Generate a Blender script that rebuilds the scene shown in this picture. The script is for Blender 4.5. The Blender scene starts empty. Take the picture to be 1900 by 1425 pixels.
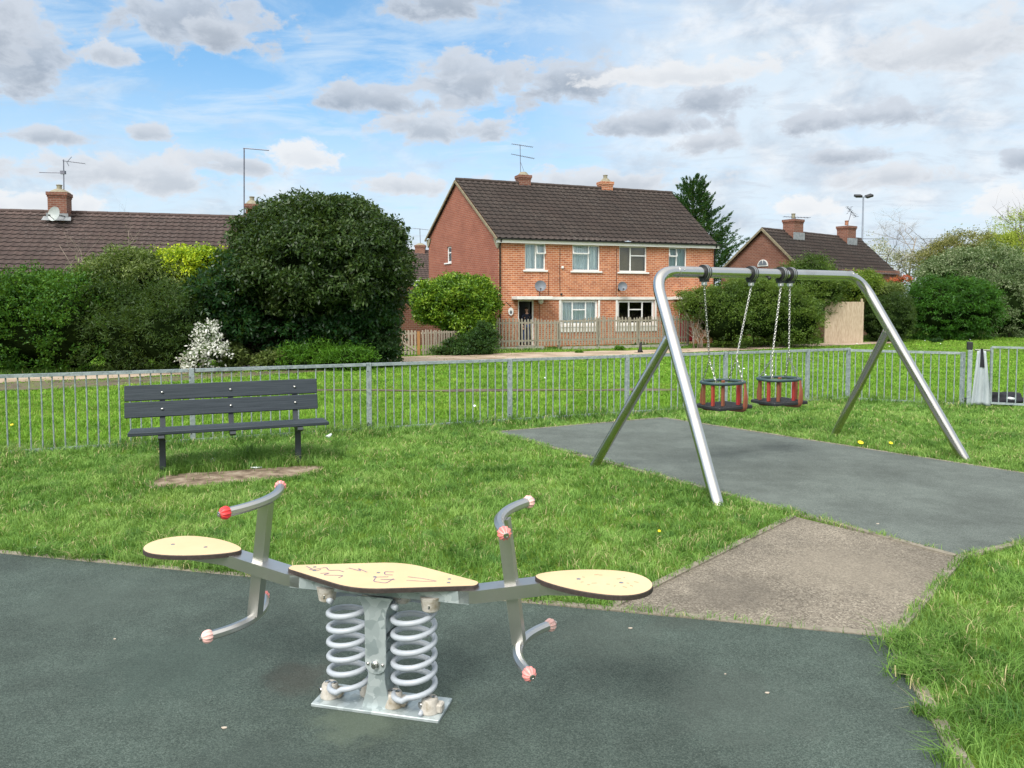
import bpy, math, random
import numpy as np
from mathutils import Matrix, Vector, Euler
random.seed(7); RNG = np.random.default_rng(7)
R = math.radians
scene = bpy.context.scene
COL = scene.collection

# ------------------------------------------------------------------ camera
FPX, PITCH, EYE = 1427.0, R(3.0), 1.75
V0 = 556 + FPX*math.tan(PITCH)
cam_d = bpy.data.cameras.new("camera"); cam = bpy.data.objects.new("camera", cam_d); COL.objects.link(cam)
cam.location = (0, 0, EYE); cam.rotation_euler = (R(90)-PITCH, 0, 0)
cam_d.sensor_width = 36; cam_d.lens = FPX/1900*36
cam_d.shift_y = -(712.5-V0)/1900; cam_d.clip_end = 3000; cam_d.clip_start = 0.05
scene.camera = cam

# ------------------------------------------------------------------ light, sky, exposure
SUN_EL, SUN_AZ = R(48), R(205)      # azimuth measured clockwise from +Y: behind the camera, a little to its left
scene.view_settings.view_transform = 'Standard'; scene.view_settings.look = 'None'
scene.view_settings.exposure = 0.18; scene.view_settings.gamma = 1
sd = bpy.data.lights.new("sun", 'SUN'); sun = bpy.data.objects.new("sun", sd); COL.objects.link(sun)
sd.energy = 2.7; sd.angle = R(22); sd.color = (1, .965, .91)
sv = Vector((math.sin(SUN_AZ)*math.cos(SUN_EL), math.cos(SUN_AZ)*math.cos(SUN_EL), math.sin(SUN_EL)))
sun.rotation_euler = sv.to_track_quat('Z', 'Y').to_euler()

class NT:
    def __init__(s, tree): s.t = tree; s.n = tree.nodes; s.l = tree.links
    def node(s, ty, **k):
        n = s.n.new(ty)
        for a, b in k.items():
            if a == 'inp':
                for q, v in b.items(): s.set(n.inputs[q], v)
            else: setattr(n, a, b)
        return n
    def set(s, sock, v):
        if isinstance(v, bpy.types.NodeSocket): s.l.new(v, sock)
        elif isinstance(v, (tuple, list)) and len(v) == 3 and sock.type == 'RGBA': sock.default_value = (*v, 1)
        else: sock.default_value = v
    def math(s, op, a, b=None, c=None, clamp=False):
        n = s.n.new('ShaderNodeMath'); n.operation = op; n.use_clamp = clamp; s.set(n.inputs[0], a)
        if b is not None: s.set(n.inputs[1], b)
        if c is not None: s.set(n.inputs[2], c)
        return n.outputs[0]
    def mix(s, f, a, b, mode='MIX'):
        n = s.n.new('ShaderNodeMix'); n.data_type = 'RGBA'; n.blend_type = mode; n.clamp_factor = True
        s.set(n.inputs[0], f); s.set(n.inputs[6], a); s.set(n.inputs[7], b); return n.outputs[2]
    def step(s, v, a, b, lo=0., hi=1.):
        n = s.n.new('ShaderNodeMapRange'); n.interpolation_type = 'SMOOTHSTEP'
        s.set(n.inputs[0], v); n.inputs[1].default_value = a; n.inputs[2].default_value = b
        n.inputs[3].default_value = lo; n.inputs[4].default_value = hi; return n.outputs[0]
    def noise(s, vec, sc, det=3., rough=.5, dist=0.):
        n = s.n.new('ShaderNodeTexNoise'); s.l.new(vec, n.inputs['Vector'])
        n.inputs['Scale'].default_value = sc; n.inputs['Detail'].default_value = det
        n.inputs['Roughness'].default_value = rough; n.inputs['Distortion'].default_value = dist
        return n.outputs[0]
    def ramp(s, f, stops):
        n = s.n.new('ShaderNodeValToRGB'); e = n.color_ramp.elements
        while len(e) < len(stops): e.new(.5)
        for i, (p, c) in enumerate(stops): e[i].position = p; e[i].color = (*c, 1)
        s.set(n.inputs[0], f); return n.outputs[0]

def build_sky():
    w = bpy.data.worlds.new("World"); scene.world = w; w.use_nodes = True
    k = NT(w.node_tree); k.n.clear()
    out = k.node('ShaderNodeOutputWorld'); bg = k.node('ShaderNodeBackground'); k.l.new(bg.outputs[0], out.inputs[0])
    STR = 0.12; bg.inputs[1].default_value = STR
    sky = k.node('ShaderNodeTexSky', sky_type='NISHITA', sun_disc=False, sun_elevation=SUN_EL, sun_rotation=SUN_AZ, dust_density=.6, air_density=1.0, ozone_density=2.0)
    tc = k.node('ShaderNodeTexCoord'); sep = k.node('ShaderNodeSeparateXYZ'); k.l.new(tc.outputs['Generated'], sep.inputs[0])
    X, Y, Z = sep.outputs
    az = k.math('MULTIPLY', k.math('ARCTAN2', X, Y), 57.2958)
    el = k.math('MULTIPLY', k.math('ARCSINE', Z), 57.2958)
    # cloud layer seen in perspective: streaks flatten towards the horizon
    inv = k.math('DIVIDE', 1.0, k.math('MAXIMUM', k.math('ADD', Z, .12), .03))
    pl = k.node('ShaderNodeCombineXYZ'); k.set(pl.inputs[0], k.math('MULTIPLY', X, inv)); k.set(pl.inputs[1], k.math('MULTIPLY', Y, inv))
    mp = k.node('ShaderNodeMapping'); k.l.new(pl.outputs[0], mp.inputs[0]); mp.inputs['Rotation'].default_value = (0, 0, R(-25)); mp.inputs['Scale'].default_value = (1, 1.7, 1)
    ang = k.node('ShaderNodeCombineXYZ'); k.set(ang.inputs[0], k.math('MULTIPLY', az, .1)); k.set(ang.inputs[1], k.math('MULTIPLY', el, .16))
    PL, AN = mp.outputs[0], ang.outputs[0]
    base = k.mix(1.0, sky.outputs[0], (.66, 1.16, 1.42), 'MULTIPLY')
    base = k.mix(.22, base, (4.0, 6.2, 7.6))
    base = k.mix(k.step(el, 0, 20, .45, .0), base, (4.3, 6.0, 7.5))
    # thin cirrus veil
    ci = k.noise(PL, 1.9, 9, .62, .6)
    veil = k.step(ci, .36, .68)
    right = k.step(az, -6, 16)
    low = k.step(el, 17, 3)
    cover = k.math('MAXIMUM', k.math('MULTIPLY', right, .92), k.math('MULTIPLY', low, .85))
    v2 = k.math('MAXIMUM', k.math('MULTIPLY', veil, .62), k.math('MULTIPLY', cover, k.step(k.noise(PL, 1.3, 8, .6, .4), .22, .5, .45, 1.)))
    col = k.mix(v2, base, (5.7, 6.5, 7.2))
    # broken white and grey stratocumulus low down and to the right
    n1 = k.noise(AN, 1.55, 9, .6, .25)
    c1 = k.math('MULTIPLY', k.step(k.math('ADD', n1, k.math('MULTIPLY', cover, .14)), .50, .78), k.math('ADD', .25, k.math('MULTIPLY', cover, .75)))
    n2 = k.noise(AN, 2.6, 8, .6, .3)
    sh = k.mix(k.step(n2, .34, .66), (3.9, 4.5, 5.3), (6.9, 7.05, 7.25))
    col = k.mix(k.math('MULTIPLY', c1, .85), col, sh)
    n3 = k.noise(AN, 3.6, 10, .62, .25)
    n4 = k.noise(PL, 2.6, 9, .66, .5)
    col = k.mix(k.math('MULTIPLY', k.math('MULTIPLY', k.step(n4, .50, .66), cover), .55), col, (4.5, 5.0, 5.7))
    # cumulus: (az, el, half width, half height, darkness)
    def blob(u, v, ru, rv, dark, soft=.22):
        nonlocal col
        a0 = math.degrees(math.atan((u-950)/FPX)); e0 = math.degrees(math.atan((556-v)/FPX*math.cos(R(a0))))
        ra = math.degrees(ru/FPX)*math.cos(R(a0))**2*1.06; re = math.degrees(rv/FPX)*1.08
        dx = k.math('MULTIPLY', k.math('SUBTRACT', az, a0), 1/ra); dy = k.math('MULTIPLY', k.math('SUBTRACT', el, e0), 1/re)
        # flat-ish bottom
        dy2 = k.math('MULTIPLY', dy, k.math('ADD', 1.0, k.math('MULTIPLY', k.math('LESS_THAN', dy, 0), .35)))
        r = k.math('SQRT', k.math('ADD', k.math('MULTIPLY', dx, dx), k.math('MULTIPLY', dy2, dy2)))
        q = k.math('ADD', k.math('SUBTRACT', 1.0, r), k.math('MULTIPLY', k.math('SUBTRACT', n3, .5), 3.2))
        m = k.step(q, -.16, .34)
        top = k.step(k.math('ADD', dy, k.math('MULTIPLY', k.math('SUBTRACT', n2, .5), 1.6)), -.5, 1.)
        d = (2.75, 3.2, 3.85); l = (4.9, 5.35, 6.0)
        dk = tuple(a*dark+b*(1-dark) for a, b in zip(d, (6.5, 6.7, 6.95)))
        lt = tuple(a*dark+b*(1-dark) for a, b in zip(l, (7.1, 7.15, 7.2)))
        dens = k.math('MULTIPLY', k.step(q, .0, .95, .15, 1.), k.math('SUBTRACT', 1.0, k.math('MULTIPLY', top, .8)))
        col = k.mix(k.math('MULTIPLY', m, .93), col, k.mix(dens, lt, dk))
    blob(30, 110, 150, 75, 1); blob(-20, 60, 90, 70, 1); blob(370, 50, 150, 62, 1); blob(420, 85, 60, 40, 1); blob(215, 112, 55, 20, .8)
    blob(830, 18, 110, 38, 1); blob(880, 165, 110, 55, .95); blob(700, 195, 130, 34, 1); blob(1060, 160, 110, 45, 1); blob(820, 245, 130, 28, .8)
    blob(1310, 195, 72, 34, 1); blob(1210, 240, 125, 24, .95); blob(1500, 228, 60, 18, .9); blob(1590, 228, 130, 24, .95); blob(1300, 272, 80, 20, .8)
    blob(1555, 296, 70, 16, .9); blob(1640, 335, 120, 22, .55); blob(1740, 100, 190, 40, .55); blob(560, 300, 85, 26, .22); blob(440, 310, 110, 24, .7)
    blob(90, 256, 85, 18, .85); blob(278, 252, 36, 18, .8); blob(230, 330, 210, 34, .6); blob(760, 350, 90, 22, .55); blob(60, 380, 130, 22, .2)
    blob(1260, 150, 170, 24, .3); blob(1080, 345, 190, 26, .6); blob(1890, 300, 40, 22, 1); blob(1480, 390, 60, 24, .1); blob(1880, 385, 80, 30, .1)
    # thin bright cloud overhead, brightest round the veiled sun
    dt = k.node('ShaderNodeVectorMath', operation='DOT_PRODUCT'); k.l.new(tc.outputs['Generated'], dt.inputs[0]); dt.inputs[1].default_value = tuple(sv)
    col = k.mix(k.step(el, 30, 55, 0, .85), col, (8.6, 8.6, 8.4))
    col = k.mix(k.step(dt.outputs['Value'], .35, .98, 0, .9), col, (17, 16.4, 15.2))
    k.l.new(col, bg.inputs[0])
build_sky()

# ------------------------------------------------------------------ geometry helpers
def ray(u, v):
    zc = -(v-V0)/FPX
    return np.array([(u-950)/FPX, math.cos(PITCH)+zc*math.sin(PITCH), -math.sin(PITCH)+zc*math.cos(PITCH)])
def P(u, v, d):
    r = ray(u, v); r = r/r[1]*d; return np.array([r[0], r[1], r[2]+EYE])
def sstep(x): x = np.clip(x, 0, 1); return x*x*(3-2*x)
def terrain(x, y): return -.36*sstep((y-13.5)/17.0)
def G(u, v, z=None):
    d = 10.
    r = ray(u, v); r = r/r[1]
    for _ in range(30):
        zz = z if z is not None else float(terrain(r[0]*d, d))
        d = (zz-EYE)/r[2]
    return np.array([r[0]*d, d, zz])

class MB:
    def __init__(s, M=None): s.V = []; s.F = []; s.MI = []; s.n = 0; s.M = M; s.UV = None
    def add(s, V, F, mi=0):
        V = np.asarray(V, float)
        if s.M is not None: m = np.array(s.M); V = V@m[:3, :3].T+m[:3, 3]
        s.V.append(V); n = s.n
        s.F.extend([tuple(i+n for i in f) for f in F]); s.MI.extend([mi]*len(F)); s.n += len(V); return s
    def box(s, c, sz, rot=None, mi=0):
        c = np.array(c, float); h = np.array(sz, float)/2
        V = np.array([[x, y, z] for x in (-1, 1) for y in (-1, 1) for z in (-1, 1)])*h
        if rot is not None:
            e = np.array(Euler(rot).to_matrix()); V = V@e.T
        return s.add(V+c, [(0, 1, 3, 2), (4, 6, 7, 5), (0, 4, 5, 1), (2, 3, 7, 6), (0, 2, 6, 4), (1, 5, 7, 3)], mi)
    def bbox(s, a, b, mi=0):
        a = np.array(a, float); b = np.array(b, float); return s.box((a+b)/2, np.abs(b-a), None, mi)
    def rbox(s, c, sz, r=.004, rot=None, mi=0):      # box with chamfered edges
        c = np.array(c, float); h = np.array(sz, float)/2; V = []
        for x in (-1, 1):
            for y in (-1, 1):
                for z in (-1, 1):
                    V += [[x*h[0], y*(h[1]-r), z*(h[2]-r)], [x*(h[0]-r), y*h[1], z*(h[2]-r)], [x*(h[0]-r), y*(h[1]-r), z*h[2]]]
        V = np.array(V)
        def i(x, y, z, k): return ((x > 0)*4+(y > 0)*2+(z > 0))*3+k
        F = []
        for x in (-1, 1): F.append([i(x, -1, -1, 0), i(x, 1, -1, 0), i(x, 1, 1, 0), i(x, -1, 1, 0)][::x])
        for y in (-1, 1): F.append([i(-1, y, -1, 1), i(-1, y, 1, 1), i(1, y, 1, 1), i(1, y, -1, 1)][::y])
        for z in (-1, 1): F.append([i(-1, -1, z, 2), i(1, -1, z, 2), i(1, 1, z, 2), i(-1, 1, z, 2)][::z])
        for a in (-1, 1):
            for b in (-1, 1):
                F.append([i(a, b, -1, 0), i(a, b, -1, 1), i(a, b, 1, 1), i(a, b, 1, 0)][::a*b])
                F.append([i(a, -1, b, 0), i(a, 1, b, 0), i(a, 1, b, 2), i(a, -1, b, 2)][::a*b])
                F.append([i(-1, a, b, 2), i(1, a, b, 2), i(1, a, b, 1), i(-1, a, b, 1)][::-a*b*-1])
                for z in (-1, 1): F.append([i(a, b, z, 0), i(a, b, z, 1), i(a, b, z, 2)])
        if rot is not None: V = V@np.array(Euler(rot).to_matrix()).T
        return s.add(V+c, F, mi)
    def sweep(s, path, prof, up=(0, 0, 1), closed=False, caps=True, mi=0, scale=None, fixed=False):
        path = np.array(path, float); n = len(path); prof = np.array(prof, float); k = len(prof)
        if closed: T = np.roll(path, -1, 0)-np.roll(path, 1, 0)
        else: T = np.gradient(path, axis=0)
        T /= np.linalg.norm(T, axis=1)[:, None]+1e-12
        u = np.array(up, float)
        if abs(T[0]@u) > .98*np.linalg.norm(u): u = np.array([1., 0, 0]) if abs(T[0][0]) < .9 else np.array([0, 1., 0])
        V = []
        for i in range(n):
            if fixed and i: u = np.array(up, float)
            b = np.cross(T[i], u); b /= np.linalg.norm(b)+1e-12; a = np.cross(b, T[i]); u = a
            sc = 1 if scale is None else scale[i]
            V.append(path[i]+sc*(prof[:, :1]*b+prof[:, 1:2]*a))
        V = np.concatenate(V); F = []
        for i in range(n if closed else n-1):
            j = (i+1) % n
            for q in range(k):
                r = (q+1) % k; F.append((i*k+q, i*k+r, j*k+r, j*k+q))
        if caps and not closed: F.append(tuple(range(k))[::-1]); F.append(tuple((n-1)*k+q for q in range(k)))
        return s.add(V, F, mi)
    def tube(s, path, r, n=8, closed=False, mi=0, caps=True, scale=None):
        a = np.arange(n)/n*2*math.pi
        return s.sweep(path, np.stack([np.cos(a)*r, np.sin(a)*r], 1), closed=closed, mi=mi, caps=caps, scale=scale)
    def lathe(s, prof, n=16, c=(0, 0, 0), axis=(0, 0, 1), mi=0):
        q = np.array(Vector(axis).to_track_quat('Z', 'Y').to_matrix()); a = np.arange(n)/n*2*math.pi; V = []
        for r, z in prof: V.append(np.stack([np.cos(a)*r, np.sin(a)*r, np.full(n, z)], 1))
        V = np.concatenate(V)@q.T+np.array(c); m = len(prof)
        F = [(i*n+j, i*n+(j+1) % n, (i+1)*n+(j+1) % n, (i+1)*n+j) for i in range(m-1) for j in range(n)]
        F.append(tuple(range(n))[::-1]); F.append(tuple((m-1)*n+j for j in range(n)))
        return s.add(V, F, mi)
    def prism(s, poly, z0, z1, axes='xy', mi=0, mi_top=None, ch=0.):
        poly = np.array(poly, float); n = len(poly)
        def lift(p, h):
            if axes == 'xy': return np.stack([p[:, 0], p[:, 1], np.full(n, h)], 1)
            return np.stack([p[:, 0], np.full(n, h), p[:, 1]], 1)
        c = poly.mean(0); t = poly
        if ch: t = c+(poly-c)*(1-ch/np.linalg.norm(poly-c, axis=1)[:, None])
        V = np.concatenate([lift(poly, z0), lift(poly, z1-(ch if ch else 0)), lift(t, z1)])
        F = [(i, (i+1) % n, n+(i+1) % n, n+i) for i in range(n)]
        F += [(n+i, n+(i+1) % n, 2*n+(i+1) % n, 2*n+i) for i in range(n)] if ch else []
        s.add(V, F, mi); off = s.n-3*n
        b = tuple(range(n))[::-1]; tt = tuple((2*n if True else n)+i for i in range(n))
        s.F += [tuple(off+i for i in b), tuple(off+i for i in tt)]; s.MI += [mi, mi if mi_top is None else mi_top]
        return s
    def build(s, name, mats, parent=None, smooth=False, ang=None):
        V = np.concatenate(s.V) if s.V else np.zeros((0, 3))
        return mesh_obj(name, V, s.F, mats, parent, smooth, s.MI, ang, s.UV)

WORLD = {}
def mesh_obj(name, V, F, mats, parent=None, smooth=False, mi=None, ang=None, uv=None):
    if parent is not None and parent in WORLD:
        m = np.array(WORLD[parent].inverted()); V = V@m[:3, :3].T+m[:3, 3]
    me = bpy.data.meshes.new(name); me.from_pydata([tuple(v) for v in V], [], F)
    for m in (mats if isinstance(mats, (list, tuple)) else [mats]): me.materials.append(m)
    if mi is not None and any(mi): me.polygons.foreach_set('material_index', mi)
    if smooth: me.polygons.foreach_set('use_smooth', [True]*len(F))
    if uv is not None:
        l = me.uv_layers.new(name='UVMap'); l.data.foreach_set('uv', np.array(uv, float).ravel())
    me.update()
    if smooth and ang: me.set_sharp_from_angle(angle=R(ang))
    o = bpy.data.objects.new(name, me); COL.objects.link(o)
    if parent is not None: o.parent = parent; WORLD[o] = WORLD.get(parent, Matrix())
    return o
def quads_obj(name, V, F4, mats, parent=None, tris=None, smooth=False):   # fast path for very many faces
    if parent is not None and parent in WORLD:
        m = np.array(WORLD[parent].inverted()); V = V@m[:3, :3].T+m[:3, 3]
    me = bpy.data.meshes.new(name); nq = len(F4); nt = 0 if tris is None else len(tris)
    me.vertices.add(len(V)); me.vertices.foreach_set('co', V.astype(np.float32).ravel())
    idx = F4.ravel() if nt == 0 else np.concatenate([F4.ravel(), tris.ravel()])
    me.loops.add(len(idx)); me.loops.foreach_set('vertex_index', idx.astype(np.int32))
    st = np.arange(nq)*4
    if nt: st = np.concatenate([st, nq*4+np.arange(nt)*3])
    me.polygons.add(nq+nt); me.polygons.foreach_set('loop_start', st.astype(np.int32))
    if smooth: me.polygons.foreach_set('use_smooth', np.ones(nq+nt, bool))
    for m in (mats if isinstance(mats, (list, tuple)) else [mats]): me.materials.append(m)
    me.update(calc_edges=True); me.validate()
    o = bpy.data.objects.new(name, me); COL.objects.link(o)
    if parent is not None: o.parent = parent; WORLD[o] = WORLD.get(parent, Matrix())
    return o
def tag(o, label, cat, group=None, kind=None):
    o['label'] = label; o['category'] = cat
    if group: o['group'] = group
    if kind: o['kind'] = kind
    return o
def thing(name, label, cat, loc=(0, 0, 0), rz=0, group=None):
    o = bpy.data.objects.new(name, None); COL.objects.link(o); o.location = [float(q) for q in loc]; o.rotation_euler = (0, 0, rz)
    o.empty_display_size = .1
    WORLD[o] = Matrix.Translation(Vector([float(q) for q in loc]))@Matrix.Rotation(rz, 4, 'Z'); return tag(o, label, cat, group)
def frame(o): return WORLD[o]
def plane_frame(A, B, z0=0.):      # local x runs from A to B, y into the wall, z up
    A = Vector((A[0], A[1], 0)); d = (Vector((B[0], B[1], 0))-A).normalized()
    n = Vector((-d.y, d.x, 0)); M = Matrix.Identity(4)
    for i in range(3): M[i][0] = d[i]; M[i][1] = n[i]; M[i][2] = (0, 0, 1)[i]; M[i][3] = (A.x, A.y, z0)[i]
    return M
def on_plane(M, u, v):             # (s, z) where the sight line meets that wall
    r = ray(u, v); n = np.array([M[i][1] for i in range(3)]); a = np.array([M[i][3] for i in range(3)])
    t = ((a-np.array([0, 0, EYE]))@n)/(r@n); p = np.array([0, 0, EYE])+r*t-a
    return float(p@np.array([M[i][0] for i in range(3)])), float(p[2])
def fillet(pts, r, n=8):
    pts = [np.array(p, float) for p in pts]; out = [pts[0]]
    for i in range(1, len(pts)-1):
        a, b, c = pts[i-1], pts[i], pts[i+1]; d1 = (a-b)/np.linalg.norm(a-b); d2 = (c-b)/np.linalg.norm(c-b)
        p0, p1 = b+d1*r, b+d2*r
        for k in range(n+1):
            t = k/n; out.append((1-t)**2*p0+2*t*(1-t)*b+t*t*p1)
    out.append(pts[-1]); return np.array(out)
def round_poly(pts, r, n=6):
    out = []; m = len(pts)
    for i in range(m):
        a, b, c = (np.array(pts[(i+j) % m], float) for j in (-1, 0, 1)); rr = r[i] if isinstance(r, (list, tuple)) else r
        d1 = (a-b)/np.linalg.norm(a-b); d2 = (c-b)/np.linalg.norm(c-b); p0, p1 = b+d1*rr, b+d2*rr
        for k in range(n+1): t = k/n; out.append((1-t)**2*p0+2*t*(1-t)*b+t*t*p1)
    return out

# ------------------------------------------------------------------ materials
def mat(name, c1, c2=None, sc=8., rough=.6, metal=0., bump=0., bsc=None, det=4., c3=None, spec=None, coord='Object', lohi=(.35, .65), rough2=None, stretch=None, spots=None):
    m = bpy.data.materials.new(name); m.use_nodes = True; k = NT(m.node_tree); b = k.n['Principled BSDF']
    tc = k.node('ShaderNodeTexCoord'); V = tc.outputs[coord]
    if stretch:
        mp = k.node('ShaderNodeMapping'); k.l.new(V, mp.inputs[0]); mp.inputs['Scale'].default_value = stretch; V = mp.outputs[0]
    n = k.noise(V, sc, det, .6)
    st = [(lohi[0], c1), (lohi[1], c2 or c1)]
    if c3: st = [(lohi[0], c1), ((lohi[0]+lohi[1])/2, c2), (lohi[1], c3)]
    cr = k.ramp(n, st)
    if spots: cr = k.mix(k.math('MULTIPLY', k.step(k.noise(V, spots[0], 6, .7), spots[1], spots[1]+.03), spots[3] if len(spots) > 3 else .9), cr, spots[2])
    k.set(b.inputs['Base Color'], cr); b.inputs['Metallic'].default_value = metal
    if rough2 is not None: k.set(b.inputs['Roughness'], k.step(k.noise(V, sc*.7, 3), .3, .7, rough, rough2))
    else: b.inputs['Roughness'].default_value = rough
    if spec is not None: b.inputs['Specular IOR Level'].default_value = spec
    if bump:
        bp = k.node('ShaderNodeBump', inp={'Strength': .6, 'Distance': bump}); k.l.new(k.noise(V, bsc or sc*4, 4), bp.inputs['Height']); k.l.new(bp.outputs[0], b.inputs['Normal'])
    return m
def leaf_mat(name, cols, sc=1.2, trans=.25, rough=.5, posw=.35, tips=None, tipf=.04):
    """foliage colour varies per leaf and, more slowly, over the crown"""
    m = bpy.data.materials.new(name); m.use_nodes = True; k = NT(m.node_tree); b = k.n['Principled BSDF']
    g = k.node('ShaderNodeNewGeometry'); n = k.noise(g.outputs['Position'], sc, 3)
    f = k.math('ADD', k.math('MULTIPLY', g.outputs['Random Per Island'], 1-posw), k.math('MULTIPLY', k.step(n, .32, .68), posw))
    c = k.ramp(f, [(i/(len(cols)-1), x) for i, x in enumerate(cols)])
    if tips:
        w = k.node('ShaderNodeTexWhiteNoise', noise_dimensions='1D'); k.set(w.inputs['W'], k.math('MULTIPLY', g.outputs['Random Per Island'], 917.))
        c = k.mix(k.math('LESS_THAN', w.outputs[0], tipf), c, tips)
    k.set(b.inputs['Base Color'], c); b.inputs['Roughness'].default_value = rough; b.inputs['Specular IOR Level'].default_value = .3
    t = k.node('ShaderNodeBsdfTranslucent'); k.set(t.inputs[0], k.mix(.5, c, (.25, .4, .03), 'MIX')); mx = k.node('ShaderNodeMixShader', inp={0: trans})
    k.l.new(b.outputs[0], mx.inputs[1]); k.l.new(t.outputs[0], mx.inputs[2]); k.l.new(mx.outputs[0], k.n['Material Output'].inputs[0])
    return m

def rubber_mat(name, cs, stain=None, gs=235., vw=.66):
    m = bpy.data.materials.new(name); m.use_nodes = True; k = NT(m.node_tree); b = k.n['Principled BSDF']
    V = k.node('ShaderNodeTexCoord').outputs['Object']
    vo = k.node('ShaderNodeTexVoronoi', inp={'Scale': gs}); k.l.new(V, vo.inputs['Vector'])
    sp = k.node('ShaderNodeSeparateColor'); k.l.new(vo.outputs['Color'], sp.inputs[0])
    gr = k.ramp(k.math('ADD', k.math('MULTIPLY', sp.outputs[0], vw), k.math('MULTIPLY', k.noise(V, gs*.4, 2), 1-vw)), [(.1, cs[0]), (.5, cs[1]), (.86, cs[2]), (.99, cs[3])])
    big = k.step(k.noise(V, 1.1, 5, .6), .3, .7, .80, 1.22)
    mid = k.step(k.noise(V, 6, 4, .6), .35, .65, .93, 1.07)
    s1 = k.math('MULTIPLY', big, mid); cc = k.node('ShaderNodeCombineColor')
    for i in range(3): k.set(cc.inputs[i], s1)
    c = k.mix(1., gr, cc.outputs[0], 'MULTIPLY')
    if stain:
        for (sx, sy, sr, colr, f) in stain:
            ds = k.node('ShaderNodeVectorMath', operation='DISTANCE'); k.l.new(V, ds.inputs[0]); ds.inputs[1].default_value = (sx, sy, 0)
            dd = k.math('ADD', k.math('DIVIDE', ds.outputs['Value'], sr), k.math('MULTIPLY', k.math('SUBTRACT', k.noise(V, 7, 4, .65), .5), 1.7))
            c = k.mix(k.step(dd, 1.05, .3, 0, f), c, colr)
    k.set(b.inputs['Base Color'], c); b.inputs['Roughness'].default_value = .8; b.inputs['Specular IOR Level'].default_value = .35
    bp = k.node('ShaderNodeBump', inp={'Strength': .75, 'Distance': .003}); k.l.new(vo.outputs['Distance'], bp.inputs['Height'])
    k.l.new(bp.outputs[0], b.inputs['Normal']); return m

def brick_mat(name, c1, c2, mortar, uvscale=1., dark=.5):
    m = bpy.data.materials.new(name); m.use_nodes = True; k = NT(m.node_tree); b = k.n['Principled BSDF']
    V = k.node('ShaderNodeTexCoord').outputs['UV']
    br = k.node('ShaderNodeTexBrick', inp={'Scale': 1., 'Mortar Size': .009, 'Mortar Smooth': .1, 'Brick Width': .235, 'Row Height': .086, 'Bias': -.1})
    k.l.new(V, br.inputs['Vector']); k.set(br.inputs['Color1'], c1); k.set(br.inputs['Color2'], c2); k.set(br.inputs['Mortar'], mortar)
    n = k.noise(V, 1.3, 5, .6); n2 = k.noise(V, 14, 3)
    c = k.mix(k.step(n, .35, .7, 0, .35), br.outputs[0], tuple(q*dark for q in c1))
    c = k.mix(k.step(n2, .45, .7, 0, .3), c, c2)
    k.set(b.inputs['Base Color'], c); b.inputs['Roughness'].default_value = .85
    bp = k.node('ShaderNodeBump', inp={'Strength': .5, 'Distance': -.006}); k.l.new(br.outputs['Fac'], bp.inputs['Height']); k.l.new(bp.outputs[0], b.inputs['Normal'])
    return m

def galv_mat(name, c1, c2, sc=30., rough=.5, metal=.6):
    m = bpy.data.materials.new(name); m.use_nodes = True; k = NT(m.node_tree); b = k.n['Principled BSDF']
    V = k.node('ShaderNodeTexCoord').outputs['Object']
    vo = k.node('ShaderNodeTexVoronoi', inp={'Scale': sc}); wv = k.node('ShaderNodeVectorMath', operation='ADD'); k.l.new(V, wv.inputs[0])
    ns = k.node('ShaderNodeTexNoise', inp={'Scale': 9., 'Detail': 3.}); k.l.new(V, ns.inputs['Vector']); sc_ = k.node('ShaderNodeVectorMath', operation='SCALE'); k.l.new(ns.outputs['Color'], sc_.inputs[0]); sc_.inputs['Scale'].default_value = .12
    k.l.new(sc_.outputs[0], wv.inputs[1]); k.l.new(wv.outputs[0], vo.inputs['Vector'])
    sp = k.node('ShaderNodeSeparateColor'); k.l.new(vo.outputs['Color'], sp.inputs[0])
    f = k.math('ADD', k.math('MULTIPLY', sp.outputs[0], .7), k.math('MULTIPLY', k.noise(V, 4, 4), .5))
    k.set(b.inputs['Base Color'], k.ramp(f, [(.2, c1), (.9, c2)])); b.inputs['Metallic'].default_value = metal
    k.set(b.inputs['Roughness'], k.step(sp.outputs[1], 0, 1, rough-.1, rough+.12)); return m

def steel_mat(name, c, rough=.3, dirt=(.16, .15, .13)):
    m = bpy.data.materials.new(name); m.use_nodes = True; k = NT(m.node_tree); b = k.n['Principled BSDF']
    V = k.node('ShaderNodeTexCoord').outputs['Object']
    n = k.noise(V, 4, 5, .6); n2 = k.noise(V, 26, 4, .6)
    cc = k.mix(k.step(n, .5, .8, 0, .3), c, dirt); cc = k.mix(k.step(n2, .58, .8, 0, .12), cc, dirt)
    k.set(b.inputs['Base Color'], cc); b.inputs['Metallic'].default_value = 1.; k.set(b.inputs['Roughness'], k.step(n, .3, .8, rough, rough+.12))
    bp = k.node('ShaderNodeBump', inp={'Strength': .06, 'Distance': .001}); k.l.new(n2, bp.inputs['Height']); k.l.new(bp.outputs[0], b.inputs['Normal']); return m

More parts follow.
